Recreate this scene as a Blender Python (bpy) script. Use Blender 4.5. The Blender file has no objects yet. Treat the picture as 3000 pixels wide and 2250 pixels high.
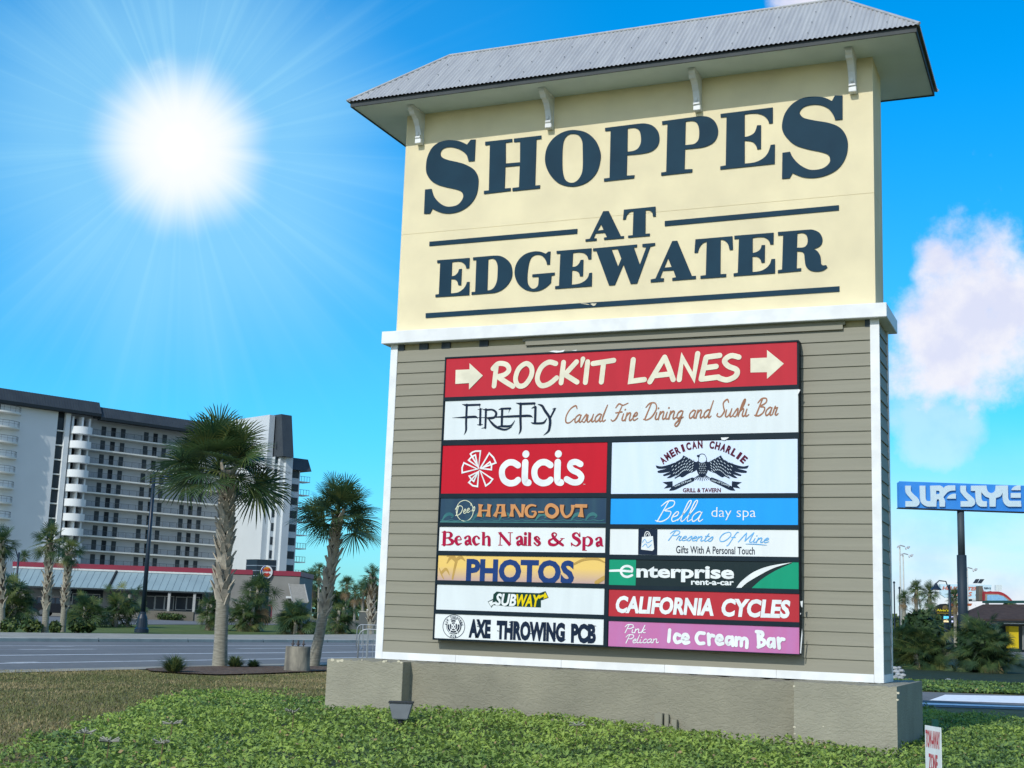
import bpy, bmesh, math, random
import numpy as np
from mathutils import Vector, Matrix
from mathutils.geometry import tessellate_polygon
sc = bpy.context.scene
COL = sc.collection
rnd = random.Random(7)
rad = math.radians

# ------------------------------------------------------------------ camera, sky, sun, exposure
S, ZB = 1.25, 0.85                      # the sign is 7.5 m wide; its plinth top is 0.85 m up
CAM = Vector((7.9674*S, -14.6505*S, 0.4879*S+ZB))
YAW, PITCH, ROLL, FPX = 0.4054, 0.1758, 0.0354, 3930.9
_f = Vector((-math.sin(YAW)*math.cos(PITCH), math.cos(YAW)*math.cos(PITCH), math.sin(PITCH)))
_r = Vector((math.cos(YAW), math.sin(YAW), 0)); _u = _r.cross(_f)
CR = _r*math.cos(ROLL)+_u*math.sin(ROLL); CU = -_r*math.sin(ROLL)+_u*math.cos(ROLL); CF = _f
cd = bpy.data.cameras.new('camera'); cam = bpy.data.objects.new('camera', cd); COL.objects.link(cam)
cam.matrix_world = Matrix(((CR.x,CU.x,-CF.x,CAM.x),(CR.y,CU.y,-CF.y,CAM.y),(CR.z,CU.z,-CF.z,CAM.z),(0,0,0,1)))
cd.sensor_width = 36; cd.lens = FPX/3000*36; cd.clip_start = 0.1; cd.clip_end = 6000
sc.camera = cam
def ray(u, v):                          # direction of a source-photo pixel (3000 x 2250)
    return (CF + CR*((u-1500)/FPX) - CU*((v-1125)/FPX)).normalized()

SUN_AZ, SUN_EL = rad(-9), rad(36)       # azimuth measured from the sign's outward normal (-y), + to the right
SUN_DIR = Vector((math.sin(SUN_AZ)*math.cos(SUN_EL), -math.cos(SUN_AZ)*math.cos(SUN_EL), math.sin(SUN_EL)))
sl = bpy.data.lights.new('sun', 'SUN'); sl.energy = 3.05; sl.angle = rad(0.53); sl.color = (1.0, 0.965, 0.90)
so = bpy.data.objects.new('sun', sl); COL.objects.link(so)
so.rotation_euler = SUN_DIR.to_track_quat('Z', 'Y').to_euler()
sc.view_settings.view_transform = 'Standard'; sc.view_settings.look = 'None'
sc.view_settings.gamma = 1; sc.view_settings.exposure = 0.0

def build_world():
    w = bpy.data.worlds.new('World'); sc.world = w; w.use_nodes = True
    nt = w.node_tree; N = nt.nodes; L = nt.links; N.clear()
    def nd(t, **k):
        n = N.new(t)
        for a, b in k.items(): setattr(n, a, b)
        return n
    def val(x, i=0): return x.outputs[i]
    def math_(op, a, b=None, clamp=False):
        n = nd('ShaderNodeMath', operation=op, use_clamp=clamp)
        for i, q in enumerate((a, b)):
            if q is None: continue
            if isinstance(q, (int, float)): n.inputs[i].default_value = q
            else: L.new(q, n.inputs[i])
        return n.outputs[0]
    def dot(vec, d):
        n = nd('ShaderNodeVectorMath', operation='DOT_PRODUCT'); L.new(vec, n.inputs[0]); n.inputs[1].default_value = d
        return n.outputs['Value']
    def mix(fac, a, b, mode='MIX'):
        n = nd('ShaderNodeMix', data_type='RGBA', blend_type=mode)
        for q, sk in ((fac, n.inputs[0]), (a, n.inputs[6]), (b, n.inputs[7])):
            if isinstance(q, (int, float)): sk.default_value = q
            elif isinstance(q, tuple): sk.default_value = (*q, 1)
            else: L.new(q, sk)
        return n.outputs[2]
    def ramp(fac, *st):
        n = nd('ShaderNodeValToRGB'); L.new(fac, n.inputs[0]); e = n.color_ramp.elements
        n.color_ramp.interpolation = 'EASE'
        while len(e) < len(st): e.new(0.5)
        for q, (p, c) in zip(e, st): q.position = p; q.color = (c, c, c, 1) if not isinstance(c, tuple) else (*c, 1)
        return n.outputs[0]
    tc = nd('ShaderNodeTexCoord'); D = tc.outputs['Generated']
    sky = nd('ShaderNodeTexSky', sky_type='NISHITA', sun_disc=False)
    sky.sun_elevation = SUN_EL; sky.sun_rotation = math.atan2(SUN_DIR.x, SUN_DIR.y)
    sky.altitude = 0; sky.air_density = 1.0; sky.dust_density = 0.6; sky.ozone_density = 2.0
    sep = nd('ShaderNodeSeparateXYZ'); L.new(D, sep.inputs[0]); z = sep.outputs['Z']
    tint = ramp(z, (0.0, SKY_TINT[0]), (0.16, SKY_TINT[1]), (0.42, SKY_TINT[2]))
    front = ramp(math_('ADD', math_('MULTIPLY', dot(D, tuple(CF)), 0.5), 0.5), (0.40, 0.0), (0.80, 1.0))
    col = mix(1.0, sky.outputs[0], mix(front, SKY_BACK, tint), 'MULTIPLY')
    # drifting cumulus low over the right side, thin veil near the horizon
    no = nd('ShaderNodeTexNoise'); no.inputs['Scale'].default_value = 13; no.inputs['Detail'].default_value = 7; no.inputs['Roughness'].default_value = 0.60
    L.new(D, no.inputs['Vector'])
    nz = no.outputs['Fac']
    def blob(u, v, r0, r1):
        c = dot(D, tuple(ray(u, v)))
        return ramp(math_('ARCCOSINE', c), (rad(r0), 1.0), (rad(r1), 0.0))
    def cloud(u, v, r0, r1, lo, hi):
        m = math_('ADD', math_('MULTIPLY', math_('SUBTRACT', nz, 0.5), 2.1), blob(u, v, r0, r1))
        return ramp(m, (lo, 0.0), (hi, 1.0))
    c1 = cloud(2850, 960, 1.2, 5.8, 0.30, 0.86)
    c2 = cloud(2740, 800, 0.3, 2.6, 0.42, 0.95)
    c3 = cloud(2330, -40, 0.3, 2.6, 0.45, 1.1)
    c4 = cloud(2760, 1250, 0.3, 4.2, 0.45, 1.3)
    cm = math_('MAXIMUM', math_('MAXIMUM', c1, c2), math_('MAXIMUM', c3, math_('MULTIPLY', c4, 0.45)))
    vn = nd('ShaderNodeTexNoise'); vn.inputs['Scale'].default_value = 5; vn.inputs['Detail'].default_value = 5
    mp = nd('ShaderNodeMapping'); mp.inputs['Scale'].default_value = (1, 1, 5); L.new(D, mp.inputs[0]); L.new(mp.outputs[0], vn.inputs['Vector'])
    east = blob(2900, 1650, 3, 14)
    veil = math_('MULTIPLY', math_('MULTIPLY', ramp(z, (0.0, 1.0), (0.17, 0.0)), ramp(vn.outputs['Fac'], (0.25, 0.55), (0.65, 1.0))), east)
    cm = math_('MAXIMUM', cm, math_('MULTIPLY', veil, 1.0))
    sh = nd('ShaderNodeTexNoise'); sh.inputs['Scale'].default_value = 16; sh.inputs['Detail'].default_value = 8; sh.inputs['Roughness'].default_value = 0.6
    mo = nd('ShaderNodeMapping'); mo.inputs['Location'].default_value = (0.03, 0, -0.05); L.new(D, mo.inputs[0]); L.new(mo.outputs[0], sh.inputs['Vector'])
    col = mix(math_('MULTIPLY', cm, 0.95), col, mix(ramp(sh.outputs['Fac'], (0.38, 1.0), (0.60, 0.0)), CLOUD_COL, CLOUD_SHADE))
    # the glare round the bright patch high on the left: broad halo, fine uneven streaks, white core
    sd = ray(530, 430)
    a1 = Vector((sd.y, -sd.x, 0)).normalized(); a2 = sd.cross(a1)
    ang = math_('ARCCOSINE', dot(D, tuple(sd)))
    th = math_('ARCTAN2', dot(D, tuple(a2)), dot(D, tuple(a1)))
    cb = nd('ShaderNodeCombineXYZ'); L.new(math_('COSINE', th), cb.inputs[0]); L.new(math_('SINE', th), cb.inputs[1])
    def rays(sc_, det):
        n = nd('ShaderNodeTexNoise'); n.inputs['Scale'].default_value = sc_; n.inputs['Detail'].default_value = det
        L.new(cb.outputs[0], n.inputs['Vector']); return n.outputs['Fac']
    r1, r2 = rays(3.2, 3), rays(17, 3)
    ang2 = math_('MULTIPLY', ang, math_('ADD', 0.66, math_('MULTIPLY', r1, 0.68))); ang3 = math_('MULTIPLY', ang, math_('ADD', 0.80, math_('MULTIPLY', r1, 0.40)))
    core = ramp(ang3, (rad(0.2), 1.0), (rad(1.3), 0.84), (rad(4.0), 0.0))
    halo = ramp(ang2, (rad(0.8), 0.75), (rad(4.0), 0.40), (rad(11.5), 0.0))
    wide = ramp(ang, (rad(3), 0.08), (rad(20), 0.0))
    st = math_('MULTIPLY', ramp(r2, (0.46, 0.0), (0.74, 1.0)), math_('MULTIPLY', ramp(ang, (rad(2.0), 0.10), (rad(17), 0.0)), 1.0))
    g = math_('ADD', math_('ADD', halo, st), wide, clamp=True)
    col = mix(g, col, GLARE_COL)
    col = mix(core, col, CORE_COL)
    bg = nd('ShaderNodeBackground'); bg.inputs['Strength'].default_value = 0.145
    L.new(col, bg.inputs['Color'])
    o = nd('ShaderNodeOutputWorld'); L.new(bg.outputs[0], o.inputs['Surface'])
SKY_TINT = [(0.36, 0.84, 1.10), (0.17, 0.93, 1.30), (0.0, 0.99, 1.56)]
SKY_BACK = (0.94, 1.06, 1.12)
CLOUD_COL = (6.5, 6.35, 6.7)
CLOUD_SHADE = (5.3, 5.4, 6.5)
GLARE_COL = (3.1, 6.0, 7.2)
CORE_COL = (7.4, 7.2, 7.3)
build_world()

# ------------------------------------------------------------------ helpers
MATS = {}
def M(name, c, c2=None, scale=6.0, rough=0.75, bump=0.0, bscale=None, metal=0.0, spec=0.3, stretch=None, emit=0.0, detail=5, lo=0.35, hi=0.65, tr=0.0):
    if name in MATS: return MATS[name]
    m = bpy.data.materials.new(name); m.use_nodes = True; nt = m.node_tree; N, L = nt.nodes, nt.links
    b = N['Principled BSDF']; b.inputs['Roughness'].default_value = rough; b.inputs['Metallic'].default_value = metal
    b.inputs['Specular IOR Level'].default_value = spec; b.inputs['Base Color'].default_value = (*c, 1)
    if c2 is None: c2 = tuple(min(1, x*0.86) for x in c)
    tc = N.new('ShaderNodeTexCoord'); vec = tc.outputs['Object']
    if stretch:
        mp = N.new('ShaderNodeMapping'); mp.inputs['Scale'].default_value = stretch; L.new(vec, mp.inputs[0]); vec = mp.outputs[0]
    no = N.new('ShaderNodeTexNoise'); no.inputs['Scale'].default_value = scale; no.inputs['Detail'].default_value = detail; L.new(vec, no.inputs['Vector'])
    rp = N.new('ShaderNodeValToRGB'); e = rp.color_ramp.elements; e[0].position = lo; e[1].position = hi
    e[0].color = (*c2, 1); e[1].color = (*c, 1); L.new(no.outputs['Fac'], rp.inputs[0]); L.new(rp.outputs[0], b.inputs['Base Color'])
    if bump:
        n2 = N.new('ShaderNodeTexNoise'); n2.inputs['Scale'].default_value = bscale or scale*3; n2.inputs['Detail'].default_value = 6; L.new(vec, n2.inputs['Vector'])
        bp = N.new('ShaderNodeBump'); bp.inputs['Strength'].default_value = bump; bp.inputs['Distance'].default_value = 0.03
        L.new(n2.outputs['Fac'], bp.inputs['Height']); L.new(bp.outputs[0], b.inputs['Normal'])
    if emit:
        L.new(rp.outputs[0], b.inputs['Emission Color']); b.inputs['Emission Strength'].default_value = emit
    if tr:
        t = N.new('ShaderNodeBsdfTranslucent'); L.new(rp.outputs[0], t.inputs['Color'])
        mx = N.new('ShaderNodeMixShader'); mx.inputs[0].default_value = tr
        L.new(b.outputs[0], mx.inputs[1]); L.new(t.outputs[0], mx.inputs[2]); L.new(mx.outputs[0], N['Material Output'].inputs['Surface'])
    MATS[name] = m
    return m

LOC = {}
def tag(o, label=None, cat=None, group=None, kind=None):
    for k, v in (('label', label), ('category', cat), ('group', group), ('kind', kind)):
        if v: o[k] = v
    return o
def thing(name, loc, label, cat, group=None):
    o = bpy.data.objects.new(name, None); COL.objects.link(o); o.location = loc; o.empty_display_size = 0.3
    LOC[o.name] = Vector(loc); return tag(o, label, cat, group)
def origin(p): return LOC.get(p.name, Vector((0, 0, 0))) if p else Vector((0, 0, 0))

class MB:
    def __init__(s): s.v = []; s.f = []; s.m = []
    def add(s, vs, fs, mi=0):
        k = len(s.v); s.v += [tuple(q) for q in vs]
        s.f += [tuple(i+k for i in f) for f in fs]; s.m += [mi]*len(fs); return s
    def box(s, x0, x1, y0, y1, z0, z1, mi=0):
        return s.add([(x0,y0,z0),(x1,y0,z0),(x1,y1,z0),(x0,y1,z0),(x0,y0,z1),(x1,y0,z1),(x1,y1,z1),(x0,y1,z1)],
            [(0,3,2,1),(4,5,6,7),(0,1,5,4),(1,2,6,5),(2,3,7,6),(3,0,4,7)], mi)
    def obox(s, o, ax, ay, az, mi=0):     # oriented box: corner o and three edge vectors
        o, ax, ay, az = map(Vector, (o, ax, ay, az))
        return s.add([o, o+ax, o+ax+ay, o+ay, o+az, o+ax+az, o+ax+ay+az, o+ay+az],
            [(0,3,2,1),(4,5,6,7),(0,1,5,4),(1,2,6,5),(2,3,7,6),(3,0,4,7)], mi)
    def tube(s, pts, r, n=10, cap=True, mi=0):
        pts = [Vector(p) for p in pts]; rs = r if isinstance(r, (list, tuple)) else [r]*len(pts); k = len(s.v); rings = []
        for i, p in enumerate(pts):
            d = (pts[min(i+1, len(pts)-1)]-pts[max(i-1, 0)]).normalized()
            a = d.cross(Vector((0, 0, 1)));
            if a.length < 1e-3: a = Vector((1, 0, 0))
            a.normalize(); b = d.cross(a)
            rings.append([p+a*math.cos(t*2*math.pi/n)*rs[i]+b*math.sin(t*2*math.pi/n)*rs[i] for t in range(n)])
        vs = [q for R_ in rings for q in R_]; fs = []
        for i in range(len(pts)-1):
            for t in range(n): fs.append((i*n+t, i*n+(t+1) % n, (i+1)*n+(t+1) % n, (i+1)*n+t))
        if cap: fs.append(tuple(range(n))[::-1]); fs.append(tuple((len(pts)-1)*n+t for t in range(n)))
        return s.add(vs, fs, mi)
    def lathe(s, prof, c, n=24, mi=0):    # (radius, z) profile about a vertical axis at c
        c = Vector(c); vs = [c+Vector((r*math.cos(t*2*math.pi/n), r*math.sin(t*2*math.pi/n), z)) for r, z in prof for t in range(n)]; fs = []
        for i in range(len(prof)-1):
            for t in range(n): fs.append((i*n+t, i*n+(t+1) % n, (i+1)*n+(t+1) % n, (i+1)*n+t))
        fs.append(tuple(range(n))[::-1]); fs.append(tuple((len(prof)-1)*n+t for t in range(n)))
        return s.add(vs, fs, mi)
    def poly3(s, pts, d, mi=0):           # planar polygon (3D points) extruded by vector d
        d = Vector(d); a = [Vector(p) for p in pts]; n = len(a); tri = tessellate_polygon([a])
        s.add(a, [tuple(t) for t in tri], mi); s.add([p+d for p in a], [tuple(t)[::-1] for t in tri], mi)
        return s.add(a+[p+d for p in a], [(i, (i+1) % n, n+(i+1) % n, n+i) for i in range(n)], mi)
    def build(s, name, mat, parent=None, smooth=False, bevel=0, fixn=True):
        me = bpy.data.meshes.new(name); og = origin(parent)
        me.from_pydata([(q[0]-og.x, q[1]-og.y, q[2]-og.z) for q in s.v], [], s.f)
        for mm in (mat if isinstance(mat, (list, tuple)) else [mat]): me.materials.append(mm)
        me.polygons.foreach_set('material_index', s.m)
        if fixn:
            bm = bmesh.new(); bm.from_mesh(me); bmesh.ops.recalc_face_normals(bm, faces=bm.faces)
            if bevel:
                bmesh.ops.remove_doubles(bm, verts=bm.verts, dist=1e-5)
                bmesh.ops.bevel(bm, geom=[e for e in bm.edges if len(e.link_faces) == 2 and e.calc_face_angle(0) > 0.6], offset=bevel, segments=2, affect='EDGES', clamp_overlap=True)
            bm.to_mesh(me); bm.free()
        if smooth: me.polygons.foreach_set('use_smooth', [True]*len(me.polygons))
        o = bpy.data.objects.new(name, me); COL.objects.link(o)
        if parent: o.parent = parent; LOC[o.name] = og
        return o
def copy_tree(o, loc=None, parent=None, rot=None, label=None):
    c = o.copy(); COL.objects.link(c); LOC[c.name] = Vector(loc) if loc is not None else origin(o)
    if loc is not None: c.location = loc
    if rot is not None: c.rotation_euler = rot
    if label: c['label'] = label
    if parent: c.parent = parent
    for ch in [q for q in CHILD.get(o.name, [])]: copy_tree(ch, None, c)
    return c
CHILD = {}
def link_children():
    CHILD.clear()
    for o in bpy.data.objects:
        if o.parent: CHILD.setdefault(o.parent.name, []).append(o)

def H(x, y):                              # terrain height
    d = (x-CAM.x)*_f.x/math.cos(PITCH)+(y-CAM.y)*_f.y/math.cos(PITCH)
    t = max(0.0, min(1.0, (d-78)/50)); z = 0.5*t*t*(3-2*t)
    z += 0.16*math.exp(-((x-3.0)/3.0)**2-((y+1.6)/1.8)**2)
    return z
def gp(u, v):                             # where a pixel's ray meets the terrain
    d = ray(u, v); t = 8.0; last = t
    while t < 900:
        p = CAM+d*t
        if p.z < H(p.x, p.y):
            a, b = last, t
            for _ in range(30):
                m = (a+b)/2; p = CAM+d*m
                if p.z < H(p.x, p.y): b = m
                else: a = m
            return CAM+d*b
        last = t; t *= 1.02
    return CAM+d*900
def at(u, v, dist):                       # point of a pixel at a given depth along the view axis
    d = ray(u, v); return CAM+d*(dist/d.dot(CF))
def depth(p): return (Vector(p)-CAM).dot(CF)

# ------------------------------------------------------------------ outlines and lettering on a plane
class Plane:                              # point o, in-plane axes ex (right) and ey (up), outward normal n
    def __init__(s, o, ex, ey, n): s.o, s.ex, s.ey, s.n = Vector(o), Vector(ex), Vector(ey), Vector(n)
    def px(s, u, v):
        d = ray(u, v); t = (s.o-CAM).dot(s.n)/d.dot(s.n); p = CAM+d*t-s.o
        return (p.dot(s.ex), p.dot(s.ey))
    def P(s, a, h=0.0): return s.o+s.ex*a[0]+s.ey*a[1]+s.n*h
def zone(pl, x0, y0, k): return lambda X, Y: pl.px(x0+X*k, y0+Y*k)
def crom(p0, p1, p2, p3, n):
    out = []
    for i in range(n):
        t = i/n; t2, t3 = t*t, t*t*t
        out.append(tuple(0.5*(2*b+(c-a)*t+(2*a-5*b+4*c-d)*t2+(3*b-a-3*c+d)*t3) for a, b, c, d in zip(p0, p1, p2, p3)))
    return out
def contour(pts, n=6):                    # (x, y) corner or (x, y, 1) smooth; closed
    N_ = len(pts); out = []; c = [p[:2] for p in pts]; s = [len(p) > 2 for p in pts]
    for i in range(N_):
        j = (i+1) % N_
        if not s[i] and not s[j]: out.append(c[i]); continue
        p0 = c[i-1] if s[i] else c[i]; p3 = c[(j+1) % N_] if s[j] else c[j]
        out += crom(p0, c[i], c[j], p3, n)
    return out
def spline(pts, closed=False, n=6):       # any tuple length, smooth through all points
    N_ = len(pts); out = []
    for i in range(N_ if closed else N_-1):
        g = (lambda k: pts[k % N_]) if closed else (lambda k: pts[min(max(k, 0), N_-1)])
        out += crom(g(i-1), g(i), g(i+1), g(i+2), n)
    if not closed: out.append(tuple(pts[-1]))
    return out
class Ink:                                # collects flat shapes on a plane, each a little prouder than the last
    def __init__(s, pl, h=0.004, step=0.0003, cyc=24): s.pl, s.h, s.step, s.cyc, s.i, s.mb = pl, h, step, cyc, 0, MB()
    def lift(s): s.i += 1; return s.h+s.step*(s.i % s.cyc)
    def fill(s, cons, depth=0.0):         # contours in plane coordinates, first outer then holes
        h = s.lift(); vs = [[Vector((a, b, 0)) for a, b in c] for c in cons]; tri = tessellate_polygon(vs)
        flat = [s.pl.P(q, h) for c in cons for q in c]
        s.mb.add(flat, [tuple(t) for t in tri])
        if depth:
            for c in cons:
                n = len(c); s.mb.add([s.pl.P(q, h) for q in c]+[s.pl.P(q, h-depth) for q in c], [(i, (i+1) % n, n+(i+1) % n, n+i) for i in range(n)])
    def stroke(s, pts, w, closed=False, smooth=True, cap=True, n=5):   # pts in plane coords, w width or per-point widths (plane units)
        ws = w if isinstance(w, (list, tuple)) else [w]*len(pts)
        q = [(a, b, c) for (a, b), c in zip(pts, ws)]
        if smooth and len(q) > 2: q = spline(q, closed, n)
        h = s.lift(); N_ = len(q); Lf, Rt = [], []
        for i in range(N_):
            a = Vector(q[i-1 if closed else max(i-1, 0)][:2]); b = Vector(q[i][:2]); c = Vector(q[(i+1) % N_ if closed else min(i+1, N_-1)][:2])
            d1 = (b-a); d2 = (c-b)
            if d1.length < 1e-9: d1 = d2
            if d2.length < 1e-9: d2 = d1
            d1 = d1.normalized(); d2 = d2.normalized(); t = (d1+d2)
            if t.length < 0.2: t = d2
            t = t.normalized(); nn = Vector((-t.y, t.x)); k = max(0.45, nn.dot(Vector((-d2.y, d2.x)))); r = q[i][2]/2/k
            Lf.append(b+nn*r); Rt.append(b-nn*r)
        m = N_ if closed else N_-1
        for i in range(m):
            j = (i+1) % N_; hh = h+0.00007*(i % 4); s.mb.add([s.pl.P(p, hh) for p in (Lf[i], Lf[j], Rt[j], Rt[i])], [(0, 1, 2, 3)])
        if cap and not closed:
            for e, o in ((0, 1), (N_-1, N_-2)):
                b = Vector(q[e][:2]); d = (b-Vector(q[o][:2])).normalized(); r = q[e][2]/2
                if r < 1e-4: continue
                nn = Vector((-d.y, d.x)); arc = [b+nn*math.cos(t)*r+d*math.sin(t)*r for t in [math.pi*i/6 for i in range(7)]]
                s.mb.add([s.pl.P(p, h+.00035) for p in arc], [tuple(range(7))])
    def zs(s, z, pts, w, **k):            # stroke with zone coordinates; third value of a point is its width
        a = z(0, 0); b = z(100, 0); u = math.hypot(b[0]-a[0], b[1]-a[1])/100
        s.stroke([z(p[0], p[1]) for p in pts], [(p[2] if len(p) > 2 else w)*u for p in pts], **k)
    def zf(s, z, *cons, depth=0.0): s.fill([[z(*p) for p in contour(c)] for c in cons], depth)
    def text(s, body, p0, p1, capz, bold=0.0, shear=0.0, fit=True, depth=0.0):   # built-in font between two plane points, capz = cap height
        c = bpy.data.curves.new('text', 'FONT'); c.body = body; c.size = 1.0; c.offset = bold; c.shear = shear; c.resolution_u = 3; c.fill_mode = 'FRONT'
        o = bpy.data.objects.new('text', c); COL.objects.link(o)
        dg = bpy.context.evaluated_depsgraph_get(); me = bpy.data.meshes.new_from_object(o.evaluated_get(dg))
        v = [q.co.copy() for q in me.vertices]; f = [tuple(p.vertices) for p in me.polygons]
        bpy.data.objects.remove(o); bpy.data.curves.remove(c); bpy.data.meshes.remove(me)
        if not v: return
        x0 = min(q.x for q in v); x1 = max(q.x for q in v); p0, p1 = Vector(p0), Vector(p1); d = (p1-p0); ln = d.length; d = d/ln; nn = Vector((-d.y, d.x))
        ky = capz/(0.72+1.4*max(0, bold)); kx = ln/(x1-x0) if fit else ky
        h = s.lift()
        s.mb.add([s.pl.P(p0+d*((q.x-x0)*kx)+nn*(q.y*ky), h) for q in v], f)
    def build(s, name, mat, parent): return s.mb.build(name, mat, parent, fixn=False)
SCR = {  # cursive skeletons: x-height 1, (width, strokes)
 'a': (1.02, [[(.75,.85),(.5,1),(.15,.7),(.1,.3),(.3,0),(.6,.25),(.78,.95)],[(.78,.95),(.72,.2),(.9,0),(1.1,.2)]]),
 's': (.72, [[(0,.1),(.45,1),(.6,.5),(.45,0),(.12,.12)]]),
 'u': (1.0, [[(0,.9),(.05,.2),(.3,0),(.6,.4),(.68,1)],[(.68,1),(.66,.2),(.85,0),(1.05,.2)]]),
 'l': (.5, [[(.22,2.1),(.06,.9),(.05,.3),(.25,0),(.5,.2)]]),
 '2': (.58, [[(0,.1),(.45,1.2),(.55,2),(.4,2.15),(.28,1.8),(.25,.4),(.4,0),(.65,.2)]]),
 'i': (.46, [[(.05,.9),(.05,.2),(.25,0),(.5,.2)],[(.1,1.38),(.13,1.45)]]),
 'n': (.95, [[(.05,1),(.05,0)],[(.05,.5),(.3,.95),(.55,.9),(.58,.2),(.75,0),(.95,.2)]]),
 'e': (.7, [[(.1,.45),(.45,.6),(.5,.9),(.3,1),(.1,.6),(.12,.2),(.35,0),(.75,.25)]]),
 'g': (.95, [[(.75,.85),(.5,1),(.15,.7),(.15,.2),(.4,.05),(.7,.4),(.76,.95)],[(.76,.95),(.68,-.5),(.4,-.95),(.15,-.7),(.5,-.2),(1.0,.2)]]),
 'd': (1.05, [[(.75,.85),(.5,1),(.15,.7),(.1,.3),(.3,0),(.6,.25),(.78,.9)],[(.85,2.1),(.74,.3),(.9,0),(1.1,.2)]]),
 'h': (.98, [[(0,.2),(.4,1.3),(.5,2),(.35,2.1),(.2,1.5),(.1,0)],[(.1,.5),(.4,.95),(.6,.85),(.6,.2),(.8,0),(1,.2)]]),
 'r': (.72, [[(.05,.1),(.15,1),(.3,.85),(.5,.95)],[(.5,.95),(.42,.2),(.6,0),(.8,.2)]]),
 't': (.55, [[(.3,1.7),(.15,.3),(.35,0),(.6,.2)],[(0,1.05),(.5,1.1)]]),
 'f': (.6, [[(.75,2.0),(.55,2.1),(.4,1.5),(.2,-.6),(0,-.9)],[(.1,.95),(.6,1.0)]]),
 'k': (.72, [[(.35,2),(.1,0)],[(.6,.95),(.2,.5),(.5,.1),(.75,.1)]]),
 'c': (.65, [[(.6,.8),(.4,1),(.12,.6),(.15,.15),(.4,0),(.7,.25)]]),
 'C': (1.35, [[(1.3,1.8),(1.0,2.2),(.4,1.8),(.1,.9),(.3,.1),(.8,0),(1.3,.5)]]),
 'F': (1.45, [[(.2,1.7),(.5,2.2),(1.1,2.0),(1.7,2.25)],[(1.0,2.0),(.7,.4),(.3,0),(0,.2)],[(.4,1.05),(1.2,1.15)]]),
 'D': (1.65, [[(.6,2.1),(.3,.1)],[(0,1.6),(.4,2.1),(1.1,2.1),(1.5,1.4),(1.2,.4),(.6,0),(.1,.1)]]),
 'S': (1.2, [[(1.2,1.8),(.9,2.2),(.5,1.8),(.7,1.2),(.95,.7),(.6,.05),(.1,.2),(.1,.5)]]),
 'B': (1.45, [[(.6,2.1),(.3,0)],[(.1,1.6),(.5,2.1),(1.1,2.1),(1.2,1.6),(.6,1.15),(1.2,1.0),(1.2,.4),(.7,0),(.1,.1)]]),
 'P': (1.3, [[(.6,2.1),(.3,0)],[(.05,1.5),(.4,2.1),(1.1,2.1),(1.3,1.6),(1.0,1.1),(.5,1.1)]]),
 'O': (1.55, [[(.9,2.1),(.3,1.7),(.1,.8),(.4,.05),(1.0,.2),(1.4,1.2),(1.2,1.9),(.8,2.1)]]),
 'M': (2.0, [[(0,0),(.3,1.2),(.5,2.0)],[(.5,2.0),(.75,.9),(.85,.2)],[(.85,.2),(1.2,1.3),(1.5,2.1)],[(1.5,2.1),(1.5,.3),(1.75,0),(2,.2)]]),
 'm': (1.25, [[(.05,1),(.05,0)],[(.05,.5),(.25,.95),(.42,.85),(.42,0)],[(.42,.5),(.65,.95),(.82,.85),(.82,.2),(.97,0),(1.2,.2)]]),
 "'": (.35, [[(.2,2.0),(.12,1.6)]]), ' ': (.75, [])}
def cursive_words(key, mat, z, body, p0, p1, xh, w, slant=0.28):   # one mesh per word
    tot = sum(SCR[c][0] for c in body); x = 0
    for wd in body.split(' '):
        l = sum(SCR[c][0] for c in wd); t0, t1 = x/tot, (x+l)/tot; x += l+SCR[' '][0]
        q = lambda t: (p0[0]+(p1[0]-p0[0])*t, p0[1]+(p1[1]-p0[1])*t)
        i = ink(); cursive(i, z, wd, q(t0), q(t1), xh, w, slant); done(i, key, mat)
def cursive(ink, z, body, p0, p1, xh, w, slant=0.28):
    a, b = Vector(z(*p0)), Vector(z(*p1)); tot = sum(SCR[c][0] for c in body); d = (b-a); k = d.length/tot; d.normalize(); nn = Vector((-d.y, d.x))
    q0 = z(0, 0); q1 = z(0, 100); uy = math.hypot(q1[0]-q0[0], q1[1]-q0[1])/100; x = 0
    for c in body:
        wd, sts = SCR[c]
        for st in sts:
            pts = [tuple(a+d*((x+px)*k+slant*py*xh*uy)+nn*(py*xh*uy)) for px, py in st]
            ink.stroke(pts, [w*uy*(0.75 if len(st) > 3 and (i == 0 or i == len(st)-1) else 1.15 if i % 3 == 1 else 0.95) for i in range(len(pts))], n=4)
        x += wd
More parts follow.
